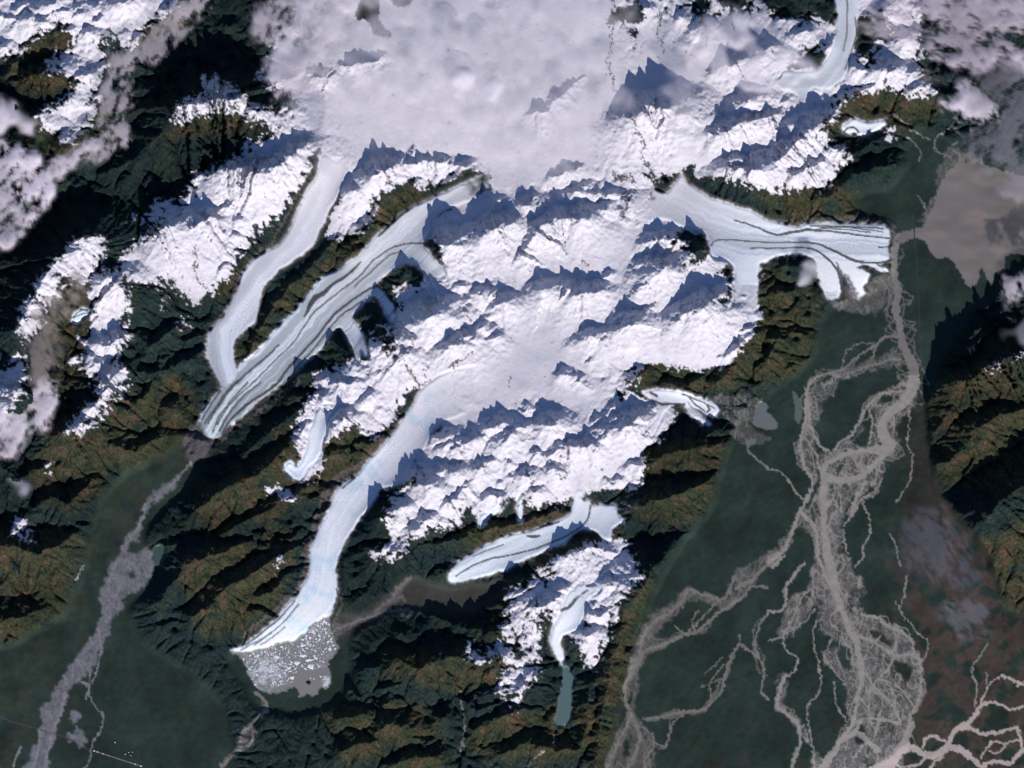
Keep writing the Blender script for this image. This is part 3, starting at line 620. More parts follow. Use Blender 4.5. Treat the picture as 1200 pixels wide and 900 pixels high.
SHADE_AREAS = [P(245,-10,330,-30,345,30,310,60,300,90,260,90,215,125,180,140,180,165,230,200,215,222,180,240,100,270,60,310,15,380,-45,400,-45,300,60,240,120,200,150,140,205,60), P(170,150,350,145,352,175,300,200,240,200,200,215,150,215),
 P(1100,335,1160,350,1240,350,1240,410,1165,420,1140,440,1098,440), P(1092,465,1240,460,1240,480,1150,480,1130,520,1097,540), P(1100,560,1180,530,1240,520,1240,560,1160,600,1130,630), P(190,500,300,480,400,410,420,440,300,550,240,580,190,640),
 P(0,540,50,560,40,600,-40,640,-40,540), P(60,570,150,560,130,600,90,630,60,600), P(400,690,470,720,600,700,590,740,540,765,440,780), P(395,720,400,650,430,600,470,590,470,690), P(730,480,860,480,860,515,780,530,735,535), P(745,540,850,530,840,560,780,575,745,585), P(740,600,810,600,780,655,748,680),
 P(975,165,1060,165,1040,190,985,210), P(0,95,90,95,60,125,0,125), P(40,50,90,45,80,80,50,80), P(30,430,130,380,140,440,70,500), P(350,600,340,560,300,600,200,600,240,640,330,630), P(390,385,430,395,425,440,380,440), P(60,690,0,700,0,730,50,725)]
dark = np.clip(blur(fills(SHADE_AREAS, 4, 1).astype(float), 6) * 1.2, 0, 1)
C = C * (1 - .25 * dark)[..., None]  # shade of deep valleys and slopes painted into the forest colour
# valley floors
vcol = sstep(.12, .88, np.clip(blur(valley_b.astype(float), 8), 0, 1))
C = lerp(C, (.0232, .0385, .0312), np.maximum(vcol, 0) * (1 - .8 * brown * (1 - valley_near)))
eastm = valley_near * sstep(1025, 1110, X + 14 * n4) * sstep(540, 660, Y + 20 * n3)
C = lerp(C, (.070, .052, .043), eastm * .95 * sstep(-1.4, .6, n4 + .4 * n1))
C = lerp(C, (.040, .048, .034), valley_near * sstep(30, -40, X - 40 - (900 - Y) * .56 + 20 * n3) * sstep(-1.4, 1.2, n4 + .5 * n3) * .75)
C = lerp(C, (.052, .034, .026), valley_near * sstep(.7, 1.9, n4 + .5 * n1) * sstep(760, 1000, Y + (X - 850) * .3) * (X > 700) * .6)
C = lerp(C, (.030, .026, .022), valley_near * sstep(1045, 1075, X + 6 * n1) * (1 - sstep(1098, 1112, X)) * (Y > 460) * (Y < 640) * .8)
C = lerp(C, (.060, .052, .048), np.clip(blur(fill(VALLEY[3], 2).astype(float), 4), 0, 1) * .75)
C = lerp(C, (.030, .042, .026), valley_near * sstep(.6, 1.6, band(14, 70, 1, seed=46)) * .4)
C *= np.exp((.13 * n2 + .08 * n1 + .10 * band(2.5, 4.5, 0, seed=47)) * (1 - .75 * valley_near))[..., None]
oldc = sstep(.07, .015, np.abs(band(14, 70, 1.6, seed=85, ax=1, ay=1.6))) * valley_near * sstep(-.5, 1, n3)
C = lerp(C, (.040, .052, .046), oldc * .30)
C = C * (1 + .07 * valley_near * band(8, 60, 1.3, seed=86, ay=1.3) + .09 * valley_near * n3)[..., None]
# lateral moraine strips along the ice
iceb = blur(ice_any.astype(float), 2.2)
strip = sstep(.10, .30, blur(ice_any.astype(float), 3.6)) * headf * (1 - ice_any) * (1 - .92 * snow)
C = lerp(C, (.088, .074, .064), strip * .9)
rockline = sstep(.075, .02, np.abs(band(9, 40, 1.2, seed=48))) * sstep(.7, 1.5, band(16, 60, 1, seed=49)) * (1 - smooth_m) * rug
snow_n = .675 + .012 * n1
SN = np.stack([snow_n * .98, snow_n * .935, snow_n * .975], -1)
snowdull = sstep(.2, .9, smooth_m)
SN = SN * (1 - .02 * snowdull - .02 * snowdull * band(5, 60, 1, seed=51, ax=2))[..., None]
rk = np.full((NY, NX), -99.0)
for c in ROCKS: line(c, 1.2, 10, .9, out=rk)
rkm = sstep(-.6, .5, rk + .35 * n2)
SN = lerp(SN, (.085, .068, .055), rkm * .9)
SN = lerp(SN, (.10, .085, .075), np.clip(rockline, 0, 1) * .8)
bare = sstep(1.5, 2.2, slope + .25 * n1) * (1 - smooth_m)
SN = lerp(SN, (.13, .13, .15), bare * .55)
C = C * (1 - snow[..., None]) + SN * snow[..., None]
rock_b = np.clip(rockline, 0, 1) > .5

tr = np.full((NY, NX), -99.0)
for c in [W(2.6,495,464,470,500,448,520,430,538,410,552,393,562,381,582,373,600,360,640,354,682,337,702,312,725,286,746), W(1.6,257,520,275,502,300,484,330,463,350,448), W(2.0,905,262,950,257,985,255,1030,258,1048,266,1052,290), W(1.1,366,190,362,204,345,235,322,280,296,302), W(1.6,398,700,400,712,393,724)]:
    line(c, 1.2, 12, .8, out=tr)
C = lerp(C, (.098, .082, .072), sstep(-1.2, .8, tr + .5 * n2) * .85 * (1 - ice_any) * headf)
# gravel, rivers
gravel = np.zeros((NY, NX)); 
gr_b = fills(GRAVEL, 1.6, .8) & ~fills(ISL, 1.0, .6)
gravel = blur(gr_b.astype(float), .9)
ywarp = band(12, 60, 1.5, seed=65)
br1 = band(10, 40, 1.6, seed=61, ax=1.0, ay=2.6); br2 = band(6, 22, 1.4, seed=62, ax=1.0, ay=2.2); br3 = band(6, 26, 1.4, seed=64, ax=1.0, ay=1.3)
lum = .75 + .25 * sstep(-1, 1.2, band(8, 40, 1.2, seed=66, ay=1.8))
br4 = band(5, 15, 1.2, seed=67, ax=1.0, ay=2.8)
braid = np.maximum(np.maximum(sstep(.24, .04, np.abs(br1)), .85 * sstep(.20, .03, np.abs(br2))), .6 * np.maximum(sstep(.20, .03, np.abs(br3)), sstep(.18, .03, np.abs(br4)))) * lum
gaps = sstep(.5, 1.5, band(9, 40, 1.3, seed=63, ax=1, ay=2.0))
gtone = 1 - .25 * sstep(0, 1.5, n4)
westr = (X < 260)
gcol = np.where(westr[..., None], np.array([.150, .150, .160]), np.where((X[..., None] > 800), np.array([.125, .120, .112]), np.array([.12, .112, .105])))
thin = np.where(Y < 560, .62, .85) * np.where(X < 900, .78, 1.0)
thin = np.where(westr | ((X < 560)), .92, thin)
eg = gravel * thin * (1 - .75 * gaps * (X > 650))
C = C * (1 - eg[..., None]) + gcol * (np.exp(.10 * n1 + .05 * n2)[..., None]) * eg[..., None]
haz = np.clip(blur(fill(P(1055,635,1075,612,1110,610,1130,650,1145,680,1150,700,1110,680,1075,680,1060,665), 4).astype(float), 6), 0, 1)
C = lerp(C, (.085, .085, .098), haz * .22)  # pale air haze painted into the ground colour
chn = np.full((NY, NX), -99.0); 
for c in CHAN: line([(p[0], p[1], p[2] * (.72 if p[2] < 1.3 and c[0][0] > 640 else .9)) for p in c], .55, 14, .6, out=chn)
ch = sstep(-.75, .55, chn)
inb = blur(gr_b.astype(float), 2) > .35
ccol = np.where(westr[..., None], np.array([.235, .230, .240]), np.where((Y < 440)[..., None], np.array([.215, .198, .175]), np.array([.330, .300, .255])))
ccol = ccol * np.where((X < 900) & ~westr, .66, 1.0)[..., None]
big = sstep(1.2, 3, chn)
C = C * (1 - (ch * .88)[..., None]) + ccol * (ch * .88)[..., None]
brm = braid * gravel * np.where(westr, .85, np.where(X > 940, .95, .7)) * (X > -50) * (~((X > 380) & (X < 640)))
C = C * (1 - brm[..., None]) + ccol * .95 * brm[..., None]
brt = np.full((NY, NX), -99.0)
for c in BRIGHT: line(c, .6, 18, .5, out=brt)
bt = sstep(-.8, .5, brt)
C = C * (1 - bt[..., None]) + np.array([.46, .38, .33]) * bt[..., None]
warmr = gravel * sstep(820, 900, Y) * (X > 940)
C = C * (1 + .25 * warmr[..., None])
# fine threads that weave around the main channels
th_ = np.full((NY, NX), -99.0); trn = random.Random(8)
for ci in range(len(CHAN)):
    c = CHAN[ci]; wm_ = max(p[2] for p in c)
    Lc = sum(math.hypot(b[0] - a[0], b[1] - a[1]) for a, b in zip(c[:-1], c[1:]))
    if wm_ < 1.15 or Lc < 55: continue
    n_ = 9 if wm_ > 4 else (5 if wm_ > 1.45 else 3)
    for q_ in range(n_):
        amp_ = trn.uniform(2.5, 7) * (2.6 if wm_ > 4 else 1.0) * (.6 if c[0][0] < 400 else 1); ph = trn.uniform(0, 6.28); fr_ = trn.uniform(.05, .13); t0_, t1_ = sorted((trn.random(), trn.random()))
        if t1_ - t0_ < .3: t0_, t1_ = max(0, t0_ - .2), min(1, t1_ + .2)
        acc_ = 0; pts_ = []
        for a, b in zip(c[:-1], c[1:]):
            L_s = math.hypot(b[0] - a[0], b[1] - a[1]); m_ = max(1, int(L_s / 7))
            for k_ in range(m_):
                t = k_ / m_; s_ = acc_ + L_s * t
                if t0_ <= s_ / Lc <= t1_:
                    u_ = (s_ / Lc - t0_) / (t1_ - t0_); off = amp_ * (math.sin(s_ * fr_ + ph) + .4 * math.sin(s_ * fr_ * 2.3 + ph * 2)) * math.sin(math.pi * u_) ** .5
                    pts_.append((a[0] + (b[0] - a[0]) * t - (b[1] - a[1]) / L_s * off, a[1] + (b[1] - a[1]) * t + (b[0] - a[0]) / L_s * off, trn.uniform(.35, .75)))
            acc_ += L_s
        if len(pts_) > 3: line(pts_, .7, 8, .5, out=th_)
tm = sstep(-.9, .5, th_) * valley_near * (1 - bt) * .62
tm *= (C.sum(2) < .75 * ccol.sum(2))
C = C * (1 - tm[..., None]) + ccol * .92 * tm[..., None]
# roads
rdl = np.full((NY, NX), -99.0)
for c in [W(.55,-45,820,0,841,20,848,45,855,75,864,105,880), W(.4,1072,282,1074,300,1076,330,1078,380,1080,430,1082,480), W(.4,1072,268,1070,262,1071,250)]:
    line(c, .1, 8, .1, out=rdl)
rl = sstep(-.7, .3, rdl)
C = lerp(C, (.075, .075, .065), rl * np.where(X > 900, .35, .65))
river_b = (chn > -.3) | (brt > -.1)
# lakes
lake_b = {}; lake_any = np.zeros((NY, NX), bool)
for kx, (poly, col, lab) in LAKES.items():
    m = fill(poly, .6, .45)
    lake_b[kx] = m; lake_any |= m
    ms = np.clip(blur(m.astype(float), .5), 0, 1)
    cc = np.zeros((NY, NX, 3)) + col
    if kx == 'bay':
        st = band(9, 70, 1.4, seed=71, ax=2.6, ay=1.0)
        cc = cc * (1 + .07 * st[..., None]) + np.array([.035, .02, .012]) * sstep(.6, 1.8, band(12, 60, 1.2, seed=72, ax=2.2))[..., None]
    C = C * (1 - ms[..., None]) + cc * ms[..., None]
# glaciers
mor_b = {}; ice_smooth = {}
s1 = np.random.default_rng(77).standard_normal(3000); s2 = np.convolve(np.random.default_rng(78).standard_normal(3000), np.ones(3) / 3, 'same') * 1.7
for gi, g in enumerate(GL):
    m = ice_b[g['k']]
    si, sj, t, s, tot = flow(g['cl'], 90)
    f = np.clip(s / tot, 0, 1)[..., None]
    col = (np.array(g['c0']) * (1 - f) + np.array(g['c1']) * f) * (1.34 if g['k'] == 'g2' else 1.22 if g['k'] in ('g1', 'g4') else 1.05)
    tt = t + .02 * s
    idx = np.arange(3000)
    st = np.interp(tt / 1.5 + 900 + 100 * gi, idx, s1) * .55 + np.interp(tt / 4.2 + 500 + 70 * gi, idx, s2)
    if g['k'] in ('g2', 'g3', 'g5', 'g1'):
        hd = sstep(.34 if g['k'] != 'g5' else .45, .0, f[..., 0])[..., None]; col = col * (1 - hd) + np.array([.650, .620, .645]) * hd
    fade = (g['amp'] * 1.25 + .05) * (.25 + 1.2 * f[..., 0] ** 1.3)
    col = col * (1 + fade[..., None] * np.clip(st + .25, -1.0, 1.5)[..., None])
    if g['k'] in ('g3', 'g5', 'g1'):   # crevasse bands across the flow
        cr = band(3, 6, 0, seed=90 + gi)[si, sj]; msk = sstep(.2, 1.4, band(20, 60, 1, seed=95 + gi)[si, sj])
        col = col * (1 + .07 * cr * msk)[..., None]
    if g['k'] == 'g3':
        blue = sstep(.3, 1.5, np.interp(s / 9 + 40, idx, s1) + n4[si, sj] * .6)
        col = col * (1 - .16 * blue[..., None] * np.array([1.3, .55, .25]))
    ms = np.clip(blur(m.astype(float), .6), 0, 1)[si, sj]
    ms = ms * headf[si, sj]
    C[si, sj] = C[si, sj] * (1 - ms[..., None]) + col * ms[..., None]
    mo = np.full((NY, NX), -99.0)
    for c in MOR[g['k']]: line([(p[0], p[1], p[2] * .9) for p in c], .2, 10, .12, out=mo)
    mm = headf * sstep(-.75, .25, mo) * np.clip(blur(m.astype(float), 1.2) * 1.6, 0, 1)
    C = lerp(C, (.040, .037, .038), mm * .9)
    mb = [(line(c, .2, 10, .12) > -.65) & m for c in MOR[g['k']]]
    if g['k'] in DEBRIS:
        db = fill(DEBRIS[g['k']], .8, .8)
        ds = np.clip(blur(db.astype(float), 1.3), 0, 1)
        C = lerp(C, (.092, .082, .084), ds * .92 * np.clip(1 + .15 * n2, .5, 1))
        ice_b[g['k']] = m | db; g['deb'] = db; ice_any |= db
    mor_b[g['k']] = mb
# dirty margins of the ice
inner = blur(ice_any.astype(float), 1.8)
C = C * (1 - .30 * (ice_any * sstep(.85, .5, inner) * (1 - sstep(.05, .3, edge))) * headf)[..., None]
C = np.clip(C, .004, .86)
# water level
for kx, m in lake_b.items():
    if m.any():
        lv = np.percentile(Z[m], 20)
        ms = sstep(.2, .7, np.clip(blur(m.astype(float), 2.2), 0, 1))
        Z = Z * (1 - ms) + lv * ms
        LAKES[kx] = LAKES[kx] + (lv,)

# ------------------------------------------------------------------ Blender helpers
scene = bpy.context.scene
col = scene.collection
def tag(o, label=None, cat=None, group=None, kind=None):
    if label: o['label'] = label
    if cat: o['category'] = cat
    if group: o['group'] = group
    if kind: o['kind'] = kind
def wpos(x, y, z): return ((x - 600) * U, (450 - y) * U, z * U)
def empty(name, loc):
    o = bpy.data.objects.new(name, None); o.location = loc; o.empty_display_size = .3; col.objects.link(o); return o

def ground_mat(name, scale=1.2, amt=.12, rough=.9, spec=.1, bump=.0):
    m = bpy.data.materials.new(name); m.use_nodes = True
    nt = m.node_tree; b = nt.nodes['Principled BSDF']
    a = nt.nodes.new('ShaderNodeAttribute'); a.attribute_name = 'cover'
    g = nt.nodes.new('ShaderNodeNewGeometry')
    n = nt.nodes.new('ShaderNodeTexNoise'); n.inputs['Scale'].default_value = scale; n.inputs['Detail'].default_value = 6
    n.inputs['Roughness'].default_value = .65
    nt.links.new(g.outputs['Position'], n.inputs['Vector'])
    mr = nt.nodes.new('ShaderNodeMapRange'); mr.inputs['From Min'].default_value = .25; mr.inputs['From Max'].default_value = .75
    mr.inputs['To Min'].default_value = 1 - amt; mr.inputs['To Max'].default_value = 1 + amt
    nt.links.new(n.outputs['Fac'], mr.inputs['Value'])
    mx = nt.nodes.new('ShaderNodeVectorMath'); mx.operation = 'SCALE'
    nt.links.new(a.outputs['Color'], mx.inputs[0]); nt.links.new(mr.outputs['Result'], mx.inputs['Scale'])
    nt.links.new(mx.outputs['Vector'], b.inputs['Base Color'])
    b.inputs['Roughness'].default_value = rough; b.inputs['Specular IOR Level'].default_value = spec
    if bump:
        bp = nt.nodes.new('ShaderNodeBump'); bp.inputs['Strength'].default_value = bump; bp.inputs['Distance'].default_value = .06
        n2_ = nt.nodes.new('ShaderNodeTexNoise'); n2_.inputs['Scale'].default_value = scale * 3; n2_.inputs['Detail'].default_value = 5
        nt.links.new(g.outputs['Position'], n2_.inputs['Vector'])
        nt.links.new(n2_.outputs['Fac'], bp.inputs['Height']); nt.links.new(bp.outputs['Normal'], b.inputs['Normal'])
    return m
M_land = ground_mat('mountain_land', 6, .35, .95, .05, .5)
M_val = ground_mat('valley_land', 3, .09, .95, .05, 0)
M_snow = ground_mat('snow', 4, .05, .7, .1, .35)
M_ice = ground_mat('glacier_ice', 6, .10, .6, .15, .3)
M_mor = ground_mat('moraine_rubble', 9, .3, .95, .05, .5)
M_grav = ground_mat('river_gravel', 8, .18, .9, .05, 0)
M_wat = ground_mat('silty_water', 1.5, .04, .35, .25, 0)

# full grid with a ring of ever coarser cells around it, mirrored, reaching the horizon
def ext(v, n):
    d = 2.4; lo = []; hi = []; a, b = v[0], v[-1]; sl = []; sh = []
    for i in range(n):
        a -= d; b += d; d *= 1.09; lo.append(a); hi.append(b)
    c = np.array(lo[::-1] + list(v) + hi)
    N = len(v); per = 2 * (N - 1)
    idx = np.round((c - v[0]) / ST).astype(int) % per
    idx = np.where(idx >= N, per - idx, idx)
    return c, np.clip(idx, 0, N - 1)
EX, IX = ext(xs, 62); EY, IY = ext(ys, 62)
EZ = Z[np.ix_(IY, IX)]; EC = C[np.ix_(IY, IX)]
EXX, EYY = np.meshgrid(EX, EY)
# normals of the full field so that pieces share their shading along the cuts
gy_, gx_ = np.gradient(EZ, EY, EX)
Nn = np.stack([-gx_, gy_, np.ones_like(gx_)], -1); Nn /= np.linalg.norm(Nn, axis=-1, keepdims=True)
NXE, NYE = len(EX), len(EY)
PV = np.stack([(EXX - 600) * U, (450 - EYY) * U, EZ * U], -1).reshape(-1, 3)
CV = np.concatenate([EC, np.ones(EC.shape[:2] + (1,))], -1).reshape(-1, 4)
NV = Nn.reshape(-1, 3)
inside = (EXX > X0) & (EXX < X1) & (EYY > Y0) & (EYY < Y1)

cls = np.zeros((NY, NX), int)          # 0 mountains
cls[valley_near > .55] = 1             # valley floor
cls[snow > .5] = 2
cls[(gravel > .5) & (snow < .5)] = 3
cls[river_b] = 4
LK = {k: 10 + i for i, k in enumerate(LAKES)}
for kx, m in lake_b.items(): cls[m] = LK[kx]
GI = {g['k']: 30 + 20 * i for i, g in enumerate(GL)}
for g in GL:
    cls[ice_b[g['k']]] = GI[g['k']]
    for q, mb in enumerate(mor_b[g['k']]): cls[mb] = GI[g['k']] + 2 + q
    if 'deb' in g: cls[g['deb']] = GI[g['k']] + 1
ECL = cls[np.ix_(IY, IX)]
ECL = np.where(~inside & (ECL >= 10), np.where(ECL >= 30, 2, 4), ECL)
fc = ECL[:-1, :-1].reshape(-1)
ii, jj = np.meshgrid(np.arange(NYE - 1), np.arange(NXE - 1), indexing='ij')
v0 = (ii * NXE + jj).reshape(-1)
quads = np.stack([v0, v0 + NXE, v0 + NXE + 1, v0 + 1], -1)

def piece(name, ids, mat, parent=None, origin=None):
    f = quads[np.isin(fc, ids)]
    if len(f) == 0: return None
    used, inv = np.unique(f.reshape(-1), return_inverse=True)
    co = PV[used].copy()
    if origin is not None: co -= np.array(origin)
    me = bpy.data.meshes.new(name)
    me.vertices.add(len(used)); me.vertices.foreach_set('co', co.astype(np.float32).reshape(-1))
    me.loops.add(f.size); me.loops.foreach_set('vertex_index', inv.astype(np.int32).reshape(-1))
    me.polygons.add(len(f)); me.polygons.foreach_set('loop_start', np.arange(0, f.size, 4, dtype=np.int32))
    me.polygons.foreach_set('use_smooth', np.ones(len(f), bool))
    me.update(calc_edges=True)
    at = me.attributes.new('cover', 'FLOAT_COLOR', 'POINT'); at.data.foreach_set('color', CV[used].astype(np.float32).reshape(-1))
    me.normals_split_custom_set_from_vertices([tuple(v) for v in NV[used].tolist()])
    me.materials.append(mat)
    o = bpy.data.objects.new(name, me); col.objects.link(o)
    if parent is not None: o.parent = parent
    elif origin is not None: o.location = origin
    return o

for nm, ids, mt in (('mountains', [0], M_land), ('valley_floor', [1], M_val), ('snowfield', [2], M_snow), ('gravel_bed', [3], M_grav), ('river', [4], M_wat)):
    o = piece(nm, ids, mt); tag(o, kind='structure')
for kx in LAKES:
    o = piece('lake', [LK[kx]], M_wat); tag(o, label=LAKES[kx][2], kind='structure')
for g in GL:
    cx, cy = g['cl'][len(g['cl']) // 2]
    org = wpos(cx, cy, 0)
    root = empty('glacier', org); tag(root, g['label'], 'glacier')
    piece('ice_surface', [GI[g['k']]], M_ice, root, org)
    piece('debris_cover', [GI[g['k']] + 1], M_mor, root, org)
    for q in range(len(MOR[g['k']])): piece('moraine', [GI[g['k']] + 2 + q], M_mor, root, org)

def hz(x, y):
    return float(Z[min(NY - 1, max(0, int(round((y - Y0) / ST)))), min(NX - 1, max(0, int(round((x - X0) / ST))))])

# ------------------------------------------------------------------ icebergs
def simple_mat(name, c, rough=.6, amt=.1, scale=20):
    m = bpy.data.materials.new(name); m.use_nodes = True; nt = m.node_tree; b = nt.nodes['Principled BSDF']
    n = nt.nodes.new('ShaderNodeTexNoise'); n.inputs['Scale'].default_value = scale; n.inputs['Detail'].default_value = 4
    tc = nt.nodes.new('ShaderNodeTexCoord'); nt.links.new(tc.outputs['Object'], n.inputs['Vector'])
    r = nt.nodes.new('ShaderNodeValToRGB')
    r.color_ramp.elements[0].position = .3; r.color_ramp.elements[0].color = tuple(v * (1 - amt) for v in c) + (1,)
    r.color_ramp.elements[1].position = .7; r.color_ramp.elements[1].color = tuple(min(1, v * (1 + amt)) for v in c) + (1,)
    nt.links.new(n.outputs['Fac'], r.inputs['Fac']); nt.links.new(r.outputs['Color'], b.inputs['Base Color'])
    b.inputs['Roughness'].default_value = rough; b.inputs['Specular IOR Level'].default_value = .15
    return m
M_berg = simple_mat('berg_ice', (.80, .82, .84), .5, .08)
def berg_mesh(seed, n=7, asp=1.0, h=.28):
    r = random.Random(seed); v = []; f = []
    ang = sorted(r.uniform(0, 2 * math.pi) * .35 + i * 2 * math.pi / n * 1.0 for i in range(n))
    for lvl, (sc, z) in enumerate(((1.0, -.08), (1.04, .04), (.88, h * .8), (.5, h))):
        for i, a in enumerate(ang):
            rr = r.uniform(.85, 1.15) if lvl == 0 else 1
            if lvl == 0: v.append([math.cos(a) * rr * asp, math.sin(a) * rr, z])
            else:
                b = v[i]; v.append([b[0] * sc + (r.uniform(-.06, .06)), b[1] * sc + r.uniform(-.06, .06), z * r.uniform(.8, 1.25)])
    for l in range(3):
        for i in range(n):
            j = (i + 1) % n; f.append((l * n + i, l * n + j, (l + 1) * n + j, (l + 1) * n + i))
    f.append(tuple(range(3 * n, 4 * n)))
    me = bpy.data.meshes.new('iceberg'); me.from_pydata(v, [], f); me.materials.append(M_berg); return me
bm_ = [berg_mesh(s, n, a) for s, n, a in ((1, 6, 1.2), (2, 7, 1), (3, 5, 1.2), (4, 8, 1.1), (5, 4, 1.05), (6, 6, 1.25))]
lake_z = LAKES['ice_lake'][3]
def lk(px, py): return 268 + px * 140 / 1008, 700 + py * 125 / 900
NAMED = [(693,582,3.1,3.1,4,'largest blocky white iceberg, lowest right of the big bergs in the lake centre'), (575,558,2.7,2.5,3,'second largest white iceberg, left of the largest blocky one'),
 (400,508,2.7,2.0,1,'tabular white iceberg nearest the left part of the glacier front'), (685,532,3.3,1.7,5,'long white iceberg just above the largest blocky one'),
 (622,493,2.6,2.0,2,'slanting white iceberg above the second largest one'), (532,675,1.6,2.6,0,'upright pointed white iceberg alone in open grey water'),
 (733,518,1.7,1.5,1,'round white iceberg to the right of the long one'), (508,600,2.0,1.6,3,'white iceberg in the lake centre with small pieces to its right'),
 (852,438,1.3,2.2,2,'elongated white iceberg near the right lake shore'), (884,408,1.1,1.1,1,'small white iceberg closest to the top right shore'),
 (897,437,1.1,1.0,4,'small white iceberg to the right of the elongated one near the shore'), (822,434,1.0,1.0,0,'small white iceberg left of the elongated one near the shore'),
 (430,660,1.5,1.5,3,'white iceberg at the right edge of the pale brash ice'), (633,408,2.6,1.3,5,'flat white iceberg close to the middle of the glacier front')]
for px, py, a, b, k_, lab in NAMED:
    x, y = lk(px, py); a *= 2.1; b *= 2.1
    o = bpy.data.objects.new('iceberg', bm_[k_]); o.location = wpos(x, y, lake_z); o.scale = (a * .62 * U, b * .62 * U, .35 * U * max(a, b))
    o.rotation_euler.z = random.uniform(0, 6.28) if a == b else -.15 * ((int(px) % 3) - 1); col.objects.link(o); tag(o, lab, 'iceberg', None)
SM = [(388,432,1.1),(430,478,1.3),(478,432,1.4),(500,465,1.2),(540,400,1),(585,415,1.1),(560,470,1.2),(650,345,1.3),(683,338,1.4),(660,372,1.2),(690,405,1.6),(715,300,1.6),(740,275,1.4),(762,322,1.8),(736,378,1.2),(655,430,1.2),(640,455,1.3),(700,440,1.1),(730,450,1.4),(655,497,1.2),(620,580,1.6),(560,605,1.5),(640,600,1.2),(570,632,1.1),(748,566,1.3),(795,546,1.4),(770,540,.9),(298,540,1.8),(270,555,1.6),(225,548,1.5),(305,460,1.5),(335,490,1.4),(330,560,1.2),(395,468,1.3),(205,475,1.6),(240,500,1.4),(490,705,1.1),(530,715,1),(480,665,1),(450,545,1.2),(690,684,1),(715,690,1.1),(775,668,1.3),(835,375,2.0),(862,355,1.5),(800,390,1),(755,240,1.6),(790,230,1.4),(815,215,1.4),(780,290,1.2),(820,300,1.5),(845,330,1.3),(805,338,1.1),(610,350,1),(620,388,1.2)]
rr = random.Random(3); pts = [(lk(a, b), s) for a, b, s in SM]
for i in range(175):
    for _ in range(60):
        q = rr.random()
        if q < .5: x, y = rr.uniform(285, 345), rr.uniform(758, 806)
        elif q < .75: x, y = rr.uniform(358, 392), rr.uniform(722, 760)
        else: x, y = rr.uniform(300, 380), rr.uniform(745, 790)
        i_, j_ = int((y - Y0) / ST), int((x - X0) / ST)
        if lake_b['ice_lake'][i_, j_] and not (x > 340 and y > 785) and not (x > 382 and y > 765): break
    pts.append(((x, y), rr.choice([.55, .65, .75, .9, 1.1, 1.4, 1.7])))
for i, ((x, y), s) in enumerate(pts):
    s *= 1.6
    o = bpy.data.objects.new('iceberg', bm_[i % 6]); o.location = wpos(x, y, lake_z)
    o.scale = (s * .6 * U, s * .6 * U * rr.uniform(.75, 1), s * .4 * U); o.rotation_euler.z = rr.uniform(0, 6.28); col.objects.link(o)
    tag(o, 'small white ice block drifting in the grey lake below the glacier front', 'iceberg', 'small icebergs drifting in the lake')
# brash ice: fine fragments in one mesh
vv = []; ff = []
bn = band(6, 18, 1, seed=81)
cnt = 0
while cnt < 6000:
    q = rr.random()
    if q < .55: x, y = rr.gauss(312, 12), rr.gauss(787, 11)
    elif q < .8: x, y = rr.uniform(285, 390), rr.uniform(735, 790)
    elif q < .88: x, y = rr.gauss(382, 2.5), rr.gauss(799, 3)
    else: x, y = rr.gauss(372, 8), rr.gauss(735, 8)
    i_, j_ = int((y - Y0) / ST), int((x - X0) / ST)
    if not (0 < i_ < NY and 0 < j_ < NX) or not lake_b['ice_lake'][i_, j_]: continue
    if x > 345 and y > 783 and not (x > 374 and y > 792): continue
    if bn[i_, j_] < -.3 and rr.random() < .8: continue
    s = rr.uniform(.16, .5); n = 5; b0 = len(vv); a0 = rr.uniform(0, 6.28)
    for kk in range(n):
        a = a0 + kk * 2 * math.pi / n; r_ = s * rr.uniform(.6, 1.1)
        vv.append(wpos(x + math.cos(a) * r_, y + math.sin(a) * r_, lake_z + .05))
    for kk in range(n):
        p = vv[b0 + kk]; c = wpos(x, y, 0)
        vv.append((c[0] + (p[0] - c[0]) * .7, c[1] + (p[1] - c[1]) * .7, (lake_z + .22 + s * .3) * U))
    for kk in range(n):
        j2 = (kk + 1) % n; ff.append((b0 + kk, b0 + n + kk, b0 + n + j2, b0 + j2))
    ff.append(tuple(b0 + n + (n - 1 - kk) for kk in range(n))[::-1]); cnt += 1
me = bpy.data.meshes.new('brash_ice'); me.from_pydata(vv, [], ff); me.materials.append(M_berg)
o = bpy.data.objects.new('brash_ice', me); col.objects.link(o); tag(o, 'pale slush of tiny ice fragments floating in the grey lake', 'brash ice', kind='stuff')
# rocky islet in the lake
def islet(x, y, rx, ry, seed, lab):
    r = random.Random(seed); v = []; f = []; n = 12
    for l, (s, z) in enumerate(((1, -.3), (.9, .3), (.55, .8), (.2, 1.1))):
        for i in range(n):
            a = 2 * math.pi * i / n; k_ = r.uniform(.75, 1.2)
            v.append((math.cos(a) * rx * s * k_ * U, math.sin(a) * ry * s * k_ * U, z * U))
    for l in range(3):
        for i in range(n):
            j = (i + 1) % n; f.append((l * n + i, l * n + j, (l + 1) * n + j, (l + 1) * n + i))
    f.append(tuple(range(3 * n, 4 * n)))
    me = bpy.data.meshes.new('islet'); me.from_pydata(v, [], f); me.materials.append(M_rock)
    o = bpy.data.objects.new('islet', me); o.location = wpos(x, y, lake_z); col.objects.link(o); tag(o, lab, 'islet')
M_rock = simple_mat('dark_rock', (.014, .024, .022), .9, .3)
islet(*lk(672, 722), 3.0, 2.6, 1, 'dark rocky islet alone in the open lower part of the iceberg lake')
islet(*lk(843, 592), 1.2, 1.2, 2, 'tiny dark islet close to the right shore of the iceberg lake')

